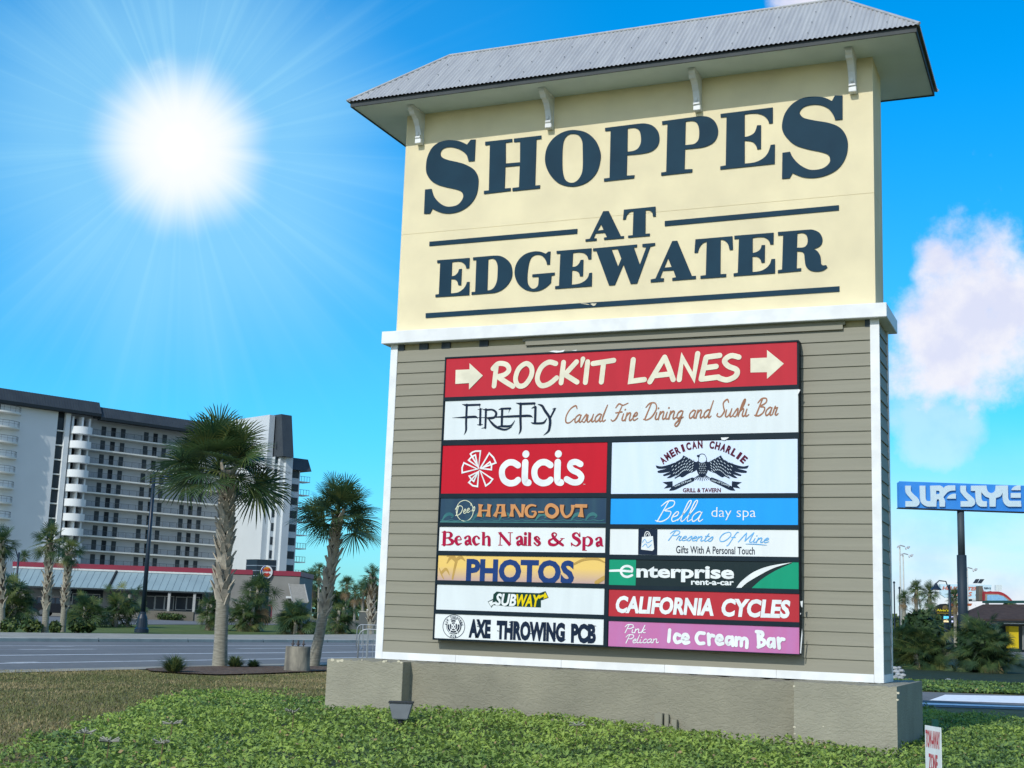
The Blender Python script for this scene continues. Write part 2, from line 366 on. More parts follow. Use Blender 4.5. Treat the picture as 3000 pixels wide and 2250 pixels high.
# ------------------------------------------------------------------ THE PYLON SIGN
W, DP = 7.5, 0.734*S
ZT, HB, BO = 3.8838*S+ZB, 0.1565*S, 0.0916*S
ZS, IX, IY, OV, OB = 6.9383*S+ZB, 0.0412*S, 0.0457*S, 0.5419*S, 0.7084*S
ZR, HX, EX, GY = 7.8495*S+ZB, 0.4555*S, 0.2223*S, 0.7471*S
def PL(y): return Plane((0, y, 0), (1, 0, 0), (0, 0, 1), (0, -1, 0))
sign = thing('shopping_centre_sign', (W/2, DP/2, 0), 'tall cream and taupe pylon sign with a grey corrugated roof, on the stucco plinth', 'sign')
m_stucco = bpy.data.materials.new('stucco'); m_stucco.use_nodes = True
def stucco(m, c1, c2, sx, st, sc_=3.2):
    nt = m.node_tree; N, L = nt.nodes, nt.links; b = N['Principled BSDF']; b.inputs['Roughness'].default_value = 0.9; b.inputs['Specular IOR Level'].default_value = 0.15
    tc = N.new('ShaderNodeTexCoord'); mp = N.new('ShaderNodeMapping'); mp.inputs['Scale'].default_value = sx; mp.inputs['Rotation'].default_value = (0, rad(12), 0); L.new(tc.outputs['Object'], mp.inputs[0])
    n1 = N.new('ShaderNodeTexNoise'); n1.inputs['Scale'].default_value = 1.6; n1.inputs['Detail'].default_value = 8; L.new(tc.outputs['Object'], n1.inputs['Vector'])
    rp = N.new('ShaderNodeValToRGB'); e = rp.color_ramp.elements; e[0].position, e[1].position = 0.32, 0.68; e[0].color, e[1].color = (*c2, 1), (*c1, 1)
    L.new(n1.outputs['Fac'], rp.inputs[0])
    n2 = N.new('ShaderNodeTexNoise'); n2.inputs['Scale'].default_value = sc_; n2.inputs['Detail'].default_value = 3.5; n2.inputs['Distortion'].default_value = 1.6; L.new(mp.outputs[0], n2.inputs['Vector'])
    n3 = N.new('ShaderNodeTexNoise'); n3.inputs['Scale'].default_value = 60; n3.inputs['Detail'].default_value = 3; L.new(tc.outputs['Object'], n3.inputs['Vector'])
    rr = N.new('ShaderNodeValToRGB'); ee = rr.color_ramp.elements; ee[0].position, ee[1].position = 0.42, 0.56; L.new(n2.outputs['Fac'], rr.inputs[0])
    ad = N.new('ShaderNodeMath'); ad.operation = 'MULTIPLY_ADD'; L.new(n3.outputs['Fac'], ad.inputs[0]); ad.inputs[1].default_value = 0.3; L.new(rr.outputs[0], ad.inputs[2])
    bp = N.new('ShaderNodeBump'); bp.inputs['Strength'].default_value = st; bp.inputs['Distance'].default_value = 0.03; L.new(ad.outputs[0], bp.inputs['Height']); L.new(bp.outputs[0], b.inputs['Normal'])
    L.new(rp.outputs[0], b.inputs['Base Color'])
stucco(m_stucco, (0.335, 0.322, 0.25), (0.265, 0.255, 0.20), (1, 1, 2.1), 0.26, 8.5)
m_stucco2 = bpy.data.materials.new('darker_stucco'); m_stucco2.use_nodes = True; stucco(m_stucco2, (0.285, 0.27, 0.205), (0.225, 0.215, 0.165), (1, 1, 2.1), 0.28, 8.5)  # darker stucco tone for the recessed infill
m_cream = bpy.data.materials.new('cream_stucco'); m_cream.use_nodes = True
stucco(m_cream, (0.81, 0.72, 0.475), (0.715, 0.635, 0.425), (9, 9, 9), 0.22, 12)
m_siding = M('taupe_siding', (0.262, 0.253, 0.197), (0.24, 0.232, 0.18), scale=3, rough=0.62, bump=0.08, bscale=30, stretch=(0.3, 0.3, 6))
m_white = M('white_trim', (0.80, 0.82, 0.82), (0.70, 0.72, 0.72), scale=4, rough=0.5, stretch=(1, 1, 1))
m_black = M('black_frame', (0.005, 0.016, 0.026), (0.008, 0.02, 0.03), scale=3, rough=0.5, spec=.15)
m_letter = M('navy_letters', (0.010, 0.042, 0.072), (0.008, 0.034, 0.060), scale=2, rough=0.6, spec=0.12)
m_soffit = M('soffit_paint', (0.70, 0.80, 0.82), (0.64, 0.74, 0.76), scale=2, rough=0.7)
m_fascia = M('fascia_paint', (0.045, 0.055, 0.06), (0.03, 0.04, 0.045), scale=2, rough=0.6)
m_galv = M('galvanised_sheet', (0.46, 0.47, 0.47), (0.38, 0.39, 0.40), scale=1.2, rough=0.5, metal=0.15, spec=0.4, stretch=(9, 1.0, 1.0))

# plinth: two pilasters, a recessed middle, chipped cap edge
xa = PL(-GY).px(1181, 1939)[0]; xb = PL(-GY).px(2326, 2090)[0]; RC = 0.25
def rough_box(mb, x0, x1, y0, y1, z0, z1, n=26):
    r2 = random.Random(int(x0*100)+5)
    top = [(x0+(x1-x0)*i/n, y0, z1-(0.0 if r2.random() < 0.72 else r2.uniform(0.006, 0.02))) for i in range(n+1)]
    mb.poly3([(x0, y0, z0)]+[(x1, y0, z0)]+[t for t in top[::-1]], (0, y1-y0, 0))
b = MB(); rough_box(b, xa, xb, -GY+RC, DP+GY-RC, -0.4, ZB-0.004, 60); b.build('plinth_infill', m_stucco2, sign, bevel=0.012)
b = MB(); rough_box(b, -EX, xa, -GY, DP+GY, -0.4, ZB); plinth = b.build('pilaster', m_stucco, sign, bevel=0.012)
b = MB(); rough_box(b, xb, W+EX, -GY, DP+GY, -0.4, ZB, 30)
plinth = b.build('pilaster', m_stucco, sign, bevel=0.012)
ch = MB(); chip_rnd = random.Random(3)   # bare plaster where the coat has flaked off the cap
for u, v, r in ((974,1933,9),(990,1936,7),(1001,1935,9),(1060,1934,3),(1124,1939,7),(1131,1936,4),(1168,1938,6),(1176,1941,5),(2327,2130,5),(2328,2150,4),(2327,2168,5),(2326,2010,4),(2630,2030,5),(2629,2050,4),(2327,2188,6),(2412,2128,3)):
    y = -GY-0.003; c = PL(y).px(u, v); k = 1/205
    pts = [(c[0]+r*k*chip_rnd.uniform(.5, 1)*math.cos(a*.785), y, c[1]+r*k*chip_rnd.uniform(.3, .8)*math.sin(a*.785)) for a in range(8)]
    ch = MB(); ch.poly3(pts, (0, 0.004, 0)); ch.build('plaster_chip', M('bare_plaster', (0.62, 0.58, 0.44), scale=20), sign)

# clad box
b = MB(); b.box(0.04, W-0.04, 0.05, DP-0.05, ZB, ZT)
b.build('core', M('backing_board', (0.42, 0.36, 0.20), (0.33, 0.30, 0.18), scale=3), sign)
def boards(name, run, z0, z1, n):
    mb = MB(); h = (z1-z0)/n
    for i in range(n):
        a, c = z0+i*h, z0+(i+1)*h+0.006
        for (p, q, out) in run:            # out = outward unit normal
            p, q, out = Vector(p), Vector(q), Vector(out); k = chip_rnd.uniform(-.0015, .0015)
            o1, o2 = out*(-0.006+k), out*(-0.024)
            v = [p+o1, q+o1, q+o2, p+o2]
            mb.add([Vector((v[0].x, v[0].y, a)), Vector((v[1].x, v[1].y, a)), Vector((v[2].x, v[2].y, c)), Vector((v[3].x, v[3].y, c)),
                    Vector((v[0].x, v[0].y, a))-out*0.03, Vector((v[1].x, v[1].y, a))-out*0.03], [(0, 1, 2, 3), (1, 0, 4, 5)])
    return mb.build(name, m_siding, sign, fixn=False)
PT = 0.122
boards('siding', [((PT, 0, 0), (W-PT, 0, 0), (0, -1, 0))], ZB+0.105, ZT-0.105, 26)
boards('siding', [((W, 0.032, 0), (W, DP-0.06, 0), (1, 0, 0)), ((0, DP-0.06, 0), (0, 0.032, 0), (-1, 0, 0)), ((W-.1, DP, 0), (.1, DP, 0), (0, 1, 0))], ZB+0.105, ZT, 26)
for x0, x1, y0, y1 in ((0, PT, 0, 0.032), (W-PT, W, 0, 0.032), (W-0.05, W+0.002, DP-0.06, DP+0.002), (-0.002, 0.05, DP-0.06, DP+0.002)):
    MB().box(x0, x1, y0, y1, ZB, ZT).build('corner_post', m_white, sign, bevel=0.004)
b = MB(); js = [PT, 1.35, 3.02, 4.55, 6.1, W-PT]
for p, q in zip(js, js[1:]): b.box(p+0.0015, q-0.0015, -0.006+0.002*chip_rnd.random(), 0.03, ZB, ZB+0.107)
b.box(W-0.02, W+0.004, 0.034, DP-0.06, ZB, ZB+0.105); b.build('bottom_trim', m_white, sign, bevel=0.003)
P0 = PL(0.0)
b = MB(); zg = ZT-0.105
for u0, u1 in ((1168, 1182), (1227, 1252), (1292, 1317), (1403, 1428), (2534, 2549)):
    b = MB(); b.box(P0.px(u0, 1010)[0], P0.px(u1, 1010)[0], 0.014, 0.055, zg+0.006, ZT); b.build('blocking', M('weathered_lumber', (0.07, 0.085, 0.095), (0.03, 0.045, 0.055), scale=8, stretch=(1, 1, .3)), sign)
b = MB(); xs0, xs1 = P0.px(1532, 1000)[0], P0.px(2476, 950)[0]
b.box(xs0, xs1, -0.012, 0.045, zg+0.045, ZT); b.box(xs0+0.05, xs1-0.03, -0.022, 0.03, zg-0.02, zg+0.043)
b.build('frieze_board', m_siding, sign)
# ledge with flashing
b = MB(); b.box(-BO, W+BO, -BO, DP+BO, ZT, ZT+HB)
lg = b.build('ledge', m_white, sign, bevel=0.006)
# upper cream panel
b = MB(); zj = [ZT+HB, PL(IY).px(1850, 628)[1], ZS+0.02]
b.box(IX, W-IX, IY, DP-IY, zj[0], zj[1]-0.006); b.box(IX+.004, W-IX-.004, IY+.006, DP-IY-.006, zj[1]-.006, zj[1]+.002); b.box(IX, W-IX, IY+.001, DP-IY, zj[1]+.002, zj[2])
b.build('cream_panel', m_cream, sign)
# soffit, fascia, roof
XE0, XE1, YE0, YE1 = IX-OV, W-IX+OV, IY-OV, DP-IY+OB
b = MB(); b.box(XE0+.02, XE1-.02, YE0+.02, YE1-.02, ZS, ZS+0.05)
b.build('soffit', m_soffit, sign)
b = MB(); fz0, fz1 = ZS-0.018, ZS+0.062
b.box(XE0, XE1, YE0, YE0+.02, fz0, fz1); b.box(XE0, XE1, YE1-.02, YE1, fz0, fz1)
b.box(XE0, XE0+.02, YE0+.02, YE1-.02, fz0, fz1); b.box(XE1-.02, XE1, YE0+.02, YE1-.02, fz0, fz1)
b.build('fascia', m_fascia, sign)
b = MB(); ex = 0.045; ZE = ZS+0.065; YR = DP/2; rx0, rx1 = HX, W-HX
def corrug(b, P, n_out, t0, t1, top, pitch=0.0675, amp=0.0085):   # P(t, s): s = 0 eave, 1 ridge
    n = int((t1-t0)/pitch)*8; vs = []; fs = []
    for i in range(n+1):
        t = t0+(t1-t0)*i/n; w_ = n_out*(amp*math.sin(2*math.pi*(t-t0)/pitch))
        vs += [P(t, 0)+w_, P(t, top(t))+w_]
        if i: k = 2*i; fs.append((k-2, k, k+1, k-1))
    b.add(vs, fs)
def hip(t, a, bb, c, d):  # share of the slope still standing at t
    return max(0.001, min(1, (t-a)/(bb-a), (d-t)/(d-c)))
xE0, xE1, yE0, yE1 = XE0-ex, XE1+ex, YE0-ex, YE1+ex
nF = Vector((0, -(ZR-ZE), (YR-yE0))).normalized(); nB = Vector((0, (ZR-ZE), (yE1-YR))).normalized()
corrug(b, lambda t, s: Vector((t, yE0+(YR-yE0)*s, ZE+(ZR-ZE)*s)), nF, xE0, xE1, lambda t: hip(t, xE0, rx0, rx1, xE1))
corrug(b, lambda t, s: Vector((t, yE1+(YR-yE1)*s, ZE+(ZR-ZE)*s)), nB, xE0, xE1, lambda t: hip(t, xE0, rx0, rx1, xE1))
for xe, xr, sg in ((xE0, rx0, -1), (xE1, rx1, 1)):
    nn = Vector((sg*(ZR-ZE), 0, abs(xr-xe))).normalized()
    corrug(b, lambda t, s: Vector((xe+(xr-xe)*s, t, ZE+(ZR-ZE)*s)), nn, yE0, yE1, lambda t: hip(t, yE0, YR, YR, yE1))
roof = b.build('roof', m_galv, sign, fixn=False)
b = MB()
for p, q in (((xE0, yE0, ZE), (rx0, YR, ZR)), ((xE1, yE0, ZE), (rx1, YR, ZR)), ((xE0, yE1, ZE), (rx0, YR, ZR)), ((xE1, yE1, ZE), (rx1, YR, ZR)), ((rx0, YR, ZR), (rx1, YR, ZR))):
    b.tube([Vector(p)+Vector((0, 0, .012)), Vector(q)+Vector((0, 0, .012))], 0.02, 8)
b.build('ridge_cap', m_galv, roof)
b = MB()
for s_ in (0.14, 0.42, 0.7):
    t = xE0+0.3
    while t < xE1-0.3:
        if s_ < hip(t, xE0, rx0, rx1, xE1)-.06:
            p = Vector((t, yE0+(YR-yE0)*s_, ZE+(ZR-ZE)*s_))+nF*0.012
            b.tube([p, p+nF*0.010], 0.009, 6)
        t += 0.54
b.build('roof_screw', M('screw_washer', (0.22, 0.23, 0.24)), roof)
PY = PL(IY)
prof = [(0, 0.0), (.43, 0), (.43, -.075), (.385, -.095), (.36, -.13), (.30, -.14), (.235, -.18), (.165, -.26), (.125, -.36), (.115, -.415), (.135, -.425), (.135, -.455), (.105, -.465), (.105, -.535), (0, -.535)]
for u, v in ((1233, 425), (1613, 388), (2047, 335), (2501, 280)):
    x = PY.px(u, v)[0]
    b = MB(); b.poly3([(x-.045, IY-d, ZS+h*0.98) for d, h in prof], (.09, 0, 0))
    b.box(x-.058, x+.058, IY-.44, IY, ZS-.028, ZS-.001); b.box(x-.052, x+.052, IY-.118, IY, ZS-.53, ZS-.455)
    b.box(x-.02, x+.02, IY-.15, IY-.10, ZS-.40, ZS-.345)
    b.build('bracket', m_white, sign, bevel=0.006)

# big lettering, traced on the cream panel's plane
PYL = PL(IY-0.001)
kA = 680/2212; zA = zone(PYL, 1220, 250, kA); zB = zone(PYL, 1850, 250, kA)
kC = 600/2212; zC = zone(PYL, 1250, 590, kC); zD = zone(PYL, 1850, 590, kC)
big = dict(depth=0.012)
def word(name_label, *lst):
    ink = Ink(PYL, 0.014, 0.0)
    for z, cons in lst: ink.zf(z, *cons, **big)
    o = ink.build('lettering', m_letter, sign); o['label'] = name_label
S1 = [(566,518),(557,722),(500,727),(480,665,1),(430,620,1),(370,597,1),(310,590,1),(255,607,1),(232,645,1),(245,685,1),(300,712,1),(400,735,1),(470,757,1),(545,800,1),(585,860,1),(593,930,1),(575,1040,1),(520,1130,1),(430,1195,1),(330,1222,1),(240,1215,1),(155,1178),(132,1224),(75,1226),(85,995),(147,988),(170,1060,1),(215,1115,1),(270,1150,1),(325,1158,1),(395,1140,1),(440,1090,1),(448,1045,1),(425,1010,1),(370,990,1),(280,970,1),(200,945,1),(140,905,1),(100,840,1),(95,760,1),(110,680,1),(150,600,1),(215,548,1),(300,525,1),(390,530,1),(440,545,1),(485,567),(520,520)]
Hh = [(658,540),(915,512),(915,540),(853,548),(853,747),(990,735),(991,538),(932,543),(932,510),(1193,480),(1193,512),(1146,517),(1133,957),(1181,953),(1179,983),(918,1010),(918,980),(980,972),(988,766),(850,778),(843,985),(900,980),(900,1007),(646,1037),(646,1008),(693,1003),(703,568),(658,573)]
Oo = [(1500,428,1),(1620,452,1),(1710,530,1),(1755,640,1),(1752,730,1),(1720,830,1),(1650,910,1),(1560,955,1),(1460,965,1),(1360,935,1),(1285,865,1),(1240,780,1),(1228,690,1),(1250,590,1),(1310,505,1),(1400,448,1)]
Oi = [(1490,463,1),(1545,475,1),(1580,530,1),(1587,600,1),(1587,790,1),(1565,870,1),(1520,920,1),(1468,930,1),(1420,900,1),(1398,830,1),(1392,740,1),(1395,600,1),(1410,520,1),(1445,475,1)]
P1 = [(1800,408),(2120,368),(2180,366,1),(2250,385,1),(2300,435,1),(2317,500,1),(2304,570,1),(2250,625,1),(2160,652,1),(2010,667),(2005,863),(2080,858),(2076,887),(1790,918),(1790,890),(1843,884),(1853,433),(1800,438)]
P1i = [(2015,412),(2080,406,1),(2122,428,1),(2140,480,1),(2140,550,1),(2112,605,1),(2065,628,1),(2012,634)]
P2 = [(293,345),(640,298),(720,300,1),(780,330,1),(815,380,1),(827,440,1),(812,505,1),(770,555,1),(690,590,1),(600,603,1),(513,610),(507,803),(582,800),(580,830),(285,862),(285,833),(333,826),(345,370),(295,377)]
P2i = [(518,347),(580,340,1),(620,355,1),(642,400,1),(648,460,1),(640,520,1),(605,558,1),(560,567,1),(513,572)]
E0 = [(850,275),(1348,213),(1348,362),(1312,366),(1300,330,1),(1265,293,1),(1210,272,1),(1140,270,1),(1080,278),(1080,495),(1130,482,1),(1175,450,1),(1200,383),(1236,382),(1235,607),(1200,612),(1185,570,1),(1150,538,1),(1080,528),(1080,748),(1180,735,1),(1260,695,1),(1305,640,1),(1328,570),(1368,565),(1366,750),(848,804),(848,775),(900,765),(908,303),(852,308)]
S2 = [(1940,100),(2012,98),(2012,327),(1942,333),(1925,285,1),(1880,225,1),(1810,192,1),(1730,186,1),(1650,205,1),(1608,245,1),(1610,280,1),(1650,315,1),(1750,338,1),(1880,360,1),(1980,400,1),(2040,470,1),(2063,560,1),(2045,680,1),(1980,785,1),(1880,850,1),(1760,882,1),(1640,878,1),(1536,838),(1508,887),(1436,893),(1440,645),(1513,635),(1540,690,1),(1600,755,1),(1680,800,1),(1750,808,1),(1830,790,1),(1885,745,1),(1893,700,1),(1870,660,1),(1800,635,1),(1680,610,1),(1560,570,1),(1480,500,1),(1440,430,1),(1440,350,1),(1470,260,1),(1540,175,1),(1640,122,1),(1750,110,1),(1840,120,1),(1912,152)]
word('navy word SHOPPES', (zA, [S1]), (zA, [Hh]), (zA, [Oo, Oi]), (zA, [P1, P1i]), (zB, [P2, P2i]), (zB, [E0]), (zB, [S2]))
A1 = [(1910,108),(1968,106),(2100,378),(2133,376),(2133,400),(1918,417),(1918,393),(1950,388),(1925,340),(1828,348),(1805,400),(1838,401),(1838,425),(1718,435),(1718,412),(1765,405)]
A1i = [(1885,250),(1913,310),(1845,318)]
T1 = [(2133,92),(2474,58),(2477,163),(2447,167),(2437,122,1),(2407,99,1),(2367,97),(2364,352),(2412,348),(2412,375),(2178,395),(2178,372),(2228,367),(2236,108),(2195,118,1),(2165,150,1),(2153,195),(2123,200)]
word('small navy word AT between two rules', (zC, [A1, A1i]), (zC, [T1]))
E1 = [(117,638),(467,612),(462,722),(432,727),(420,690,1),(385,658,1),(340,650,1),(277,657),(272,810),(310,800,1),(340,770,1),(353,733),(382,730),(375,905),(345,907),(335,870,1),(310,845,1),(268,840),(262,995),(340,985,1),(395,950,1),(425,910,1),(438,873),(466,870),(462,1013),(98,1036),(98,1008),(135,1003),(150,665),(117,668)]
D1 = [(503,607),(720,588),(800,592,1),(870,630,1),(915,690,1),(928,770,1),(915,840,1),(870,910,1),(810,960,1),(740,988,1),(660,996),(488,1010),(488,982),(527,977),(540,633),(505,637)]
D1i = [(668,627),(710,618,1),(745,635,1),(768,690,1),(770,760,1),(762,860,1),(735,925,1),(700,955,1),(657,965)]
G1 = [(1340,543),(1333,683),(1303,685),(1290,640,1),(1250,590,1),(1195,577,1),(1140,600,1),(1110,660,1),(1095,750,1),(1090,840,1),(1100,900,1),(1135,940,1),(1170,942,1),(1203,915,1),(1211,870,1),(1213,815),(1143,818),(1145,790),(1385,770),(1385,798),(1350,803),(1345,880),(1290,930,1),(1220,965,1),(1140,973,1),(1060,950,1),(990,890,1),(955,800,1),(960,710,1),(1000,630,1),(1070,570,1),(1160,543,1),(1230,545,1),(1290,567),(1315,545)]
E2 = [(1405,538),(1783,508),(1780,625),(1748,628),(1735,590,1),(1700,560,1),(1650,552,1),(1583,558),(1575,712),(1620,700,1),(1650,670,1),(1665,635),(1695,632),(1690,808),(1658,810),(1648,775,1),(1620,752,1),(1573,745),(1568,902),(1650,890,1),(1710,860,1),(1745,820,1),(1758,775),(1788,772),(1785,918),(1390,947),(1390,918),(1432,913),(1447,563),(1407,567)]
W1 = [(1800,510),(2274,467),(2274,495),(2240,500),(2305,685),(2375,497),(2332,492),(2332,462),(2469,450),(2469,477),(2417,490),(2274,888),(2205,893),(2127,683),(2035,905),(1972,910),(1835,537),(1800,538)]
W1i = [(2000,520),(2065,516),(2105,620),(2070,705)]
A2 = [(443,430),(497,427),(655,808),(697,805),(697,838),(443,858),(443,828),(482,822),(455,745),(340,752),(310,830),(352,832),(350,866),(210,876),(210,845),(262,835)]
A2i = [(397,615),(435,710),(355,718)]
T2 = [(693,412),(1092,378),(1098,523),(1062,527),(1045,465,1),(1010,425,1),(965,412),(962,787),(1025,785),(1023,817),(747,836),(747,806),(805,798),(815,435),(770,455,1),(735,500,1),(718,555),(682,558)]
E3 = [(1113,373),(1537,340),(1535,465),(1500,467),(1485,425,1),(1440,392,1),(1380,387,1),(1310,395),(1310,560),(1360,545,1),(1395,515,1),(1408,475),(1443,472),(1440,662),(1405,664),(1392,625,1),(1360,600,1),(1308,597),(1308,765),(1400,752,1),(1465,715,1),(1500,670,1),(1513,625),(1552,622),(1552,778),(1105,810),(1105,780),(1150,773),(1163,405),(1113,408)]
R1 = [(1583,333),(1900,308),(1960,308,1),(2030,340,1),(2063,400,1),(2055,460,1),(2020,495,1),(1968,515),(2010,540,1),(2040,590,1),(2047,640,1),(2050,675,1),(2070,694),(2105,690),(2118,715),(2070,748,1),(2000,760,1),(1930,745,1),(1885,700,1),(1873,630,1),(1865,570,1),(1840,545,1),(1790,540),(1785,727),(1835,722),(1833,753),(1583,776),(1583,745),(1628,738),(1640,367),(1585,370)]
R1i = [(1793,348),(1850,342,1),(1890,365,1),(1905,420,1),(1895,470,1),(1860,498,1),(1788,502)]
word('navy word EDGEWATER', (zC, [E1]), (zC, [D1, D1i]), (zC, [G1]), (zC, [E2]), (zC, [W1, W1i]), (zD, [A2, A2i]), (zD, [T2]), (zD, [E3]), (zD, [R1, R1i]))
zsrc = zone(PYL, 0, 0, 1)
for q in ([(33,437),(1630,298),(1628,350),(31,484)],):
    i = Ink(PYL, 0.012, 0); i.zf(zC, q, **big); i.build('rule_bar', m_letter, sign)
i = Ink(PYL, 0.012, 0); i.zf(zsrc, [(1948,648),(2458,601.5),(2458,616.5),(1948,663)], **big); i.build('rule_bar', m_letter, sign)
i = Ink(PYL, 0.012, 0); i.zf(zsrc, [(1247.8,918),(2459.7,839),(2459.7,854.5),(1247.8,932)], **big); i.build('rule_bar', m_letter, sign)
i = Ink(PYL, 0.0165, 0.0003); i.zf(zC, [(1770,1110),(1790,1103),(1812,1106),(1840,1102),(1822,1128),(1802,1132),(1782,1118)]); i.zs(zC, [(1670,1105,3),(1730,1112,8),(1760,1118,3)], 5)
i.build('paint_chip', M('bare_plaster', (0.62, 0.58, 0.44), scale=20), sign)

# ------------------------------------------------------------------ tenant cabinet
CY = -0.172; PT_ = PL(CY+0.014)
cor = [PL(CY).px(*q) for q in ((1303.5,1043.6), (2338,999), (1267.4,1873.5), (2343,1920))]
cx0 = (cor[0][0]+cor[2][0])/2; cx1 = (cor[1][0]+cor[3][0])/2; cz1 = (cor[0][1]+cor[1][1])/2; cz0 = (cor[2][1]+cor[3][1])/2
b = MB(); b.box(cx0, cx1, CY+0.02, -0.004, cz0, cz1); cab = b.build('cabinet', m_black, sign)
z1 = zone(PT_, 1250, 950, 1150/2212); z2 = zone(PT_, 1250, 1280, 550/2212); z3 = zone(PT_, 1750, 1260, 650/2212)
z4 = zone(PT_, 1250, 1600, 550/2212); z5 = zone(PT_, 1750, 1520, 650/2212); zS = zone(PT_, 1260, 1720, 520/2212)
zF = zone(PT_, 1340, 1160, 300/2212); zP = zone(PT_, 1300, 1320, 200/2212)
cream = (0.78, 0.74, 0.58)
pan = {}
RECT = {}
def panel(key, z, q, mat, label):
    c = [z(*p) for p in q]                # TL TR BL BR
    x0, x1 = (c[0][0]+c[2][0])/2, (c[1][0]+c[3][0])/2; za, zb = (c[2][1]+c[3][1])/2, (c[0][1]+c[1][1])/2
    b = MB(); b.box(x0, x1, CY+0.014, CY+0.0205, za, zb); o = b.build('tenant_panel', mat, sign); o['label'] = label
    pan[key] = o; RECT[key] = (x0, x1, za, zb); return o
m_face = lambda n, c, c2=None: M('acrylic_'+n, c, c2 or tuple(x*.94 for x in c), scale=1.3, rough=0.4, spec=0.15, stretch=(5, 5, .7))
m_wht = m_face('white', (0.70, 0.76, 0.77)); m_wht2 = m_face('bright_white', (0.76, 0.80, 0.80)); m_pale = m_face('pale_blue_white', (0.66, 0.76, 0.90), (0.61, 0.73, 0.89))
m_red1 = m_face('red', (0.50, 0.024, 0.040)); m_red2 = m_face('scarlet', (0.54, 0.008, 0.024)); m_red3 = m_face('brick_red', (0.46, 0.032, 0.045))
m_blue = m_face('sky_blue', (0.015, 0.34, 0.85)); m_pink = m_face('pink', (0.52, 0.16, 0.36), (0.50, 0.18, 0.40)); m_charcoal = m_face('charcoal', (0.012, 0.026, 0.030))
m_sea = m_face('deep_sea', (0.030, 0.075, 0.115), (0.02, 0.05, 0.10)); m_green = m_face('green', (0.006, 0.30, 0.165))
def gradient(name, lo, hi, z0, z1):
    m = bpy.data.materials.new(name); m.use_nodes = True; nt = m.node_tree; bb = nt.nodes['Principled BSDF']; bb.inputs['Roughness'].default_value = 0.3
    tc = nt.nodes.new('ShaderNodeTexCoord'); sp = nt.nodes.new('ShaderNodeSeparateXYZ'); mr = nt.nodes.new('ShaderNodeMapRange'); mr.inputs[1].default_value = z0; mr.inputs[2].default_value = z1
    rp = nt.nodes.new('ShaderNodeValToRGB'); rp.color_ramp.elements[0].color = (*lo, 1); rp.color_ramp.elements[1].color = (*hi, 1); rp.color_ramp.elements[1].position = 0.6
    L = nt.links; L.new(tc.outputs['Object'], sp.inputs[0]); L.new(sp.outputs['Z'], mr.inputs[0]); L.new(mr.outputs[0], rp.inputs[0]); L.new(rp.outputs[0], bb.inputs['Base Color']); return m
panel('rock', z1, ((107,192),(2088,100),(107,408),(2085,345)), m_red1, 'wide red panel reading ROCK\'IT LANES between two arrows')
panel('fire', z1, ((105,430),(2093,368),(97,650),(2095,612)), m_wht, 'wide white panel reading FIREFLY')
panel('cici', z2, ((190,97),(2128,68),(172,662),(2115,665)), m_red2, 'square-cornered scarlet panel with a pizza wheel emblem')
panel('char', z3, ((143,127),(1995,85),(130,633),(1998,632)), m_pale, 'pale panel with a spread eagle emblem')
panel('hang', z2, ((167,716),(2118,720),(157,1003),(2113,1025)), m_sea, 'dark blue wave panel reading HANG-OUT')
panel('bell', z3, ((130,677),(2000,677),(128,937),(2000,948)), m_blue, 'sky blue panel reading day spa')
panel('nail', z2, ((155,1050),(2108,1077),(140,1340),(2100,1367)), m_wht2, 'white panel reading Beach Nails and Spa')
panel('pres', z5, ((122,97),(2007,110),(122,352),(2000,385)), m_wht2, 'white panel with a small shopping bag on a navy block')
zq = [z4(130, 420)[1], z4(130, 100)[1]]
panel('phot', z4, ((137,100),(2105,142),(130,393),(2102,452)), gradient('sunset_print', (0.42, 0.29, 0.34), (0.80, 0.54, 0.14), zq[0]-0.02, zq[1]), 'yellow sunset panel reading PHOTOS')
panel('ent', z5, ((118,398),(2005,437),(118,655),(2010,705)), m_charcoal, 'charcoal panel with green ends and a white road curve')
panel('sub', z4, ((122,443),(2100,505),(115,738),(2098,818)), m_wht, 'pale panel with a small white and yellow arrow wordmark')
panel('cali', z5, ((117,703),(2012,748),(113,965),(2013,1035)), m_red3, 'brick red panel reading CALIFORNIA CYCLES')
panel('axe', z4, ((105,785),(2098,870),(90,1080),(2092,1168)), m_wht2, 'white panel reading AXE THROWING')
panel('ice', z5, ((115,1015),(2017,1080),(108,1265),(2017,1355)), m_pink, 'pink panel reading Ice Cream Bar')
b = MB()                                  # retainer bars round the panels
b.box(cx0, cx1, CY, CY+.02, RECT['rock'][3], cz1); b.box(cx0, cx1, CY, CY+.02, cz0, min(RECT['axe'][2], RECT['ice'][2]))
zlo, zhi = min(RECT['axe'][2], RECT['ice'][2]), RECT['rock'][3]
b.box(cx0, min(r[0] for r in RECT.values()), CY, CY+.02, zlo, zhi); b.box(max(r[1] for r in RECT.values()), cx1, CY, CY+.02, zlo, zhi)
xm0 = sum(RECT[k][1] for k in ('cici','hang','nail','phot','sub','axe'))/6; xm1 = sum(RECT[k][0] for k in ('char','bell','pres','ent','cali','ice'))/6
xl, xr = min(r[0] for r in RECT.values()), max(r[1] for r in RECT.values())
b.box(xl, xr, CY+.002, CY+.02, RECT['fire'][3], RECT['rock'][2]); b.box(xl, xr, CY+.002, CY+.02, RECT['cici'][3], RECT['fire'][2])
b.box(xm0, xm1, CY+.002, CY+.02, zlo, RECT['cici'][3])
for col_, x0, x1 in ((('cici','hang','nail','phot','sub','axe'), xl, xm0), (('char','bell','pres','ent','cali','ice'), xm1, xr)):
    for p, q in zip(col_, col_[1:]): b.box(x0, x1, CY+.002, CY+.02, RECT[q][3], RECT[p][2])
b.build('retainer_bar', m_black, cab, bevel=0.002)
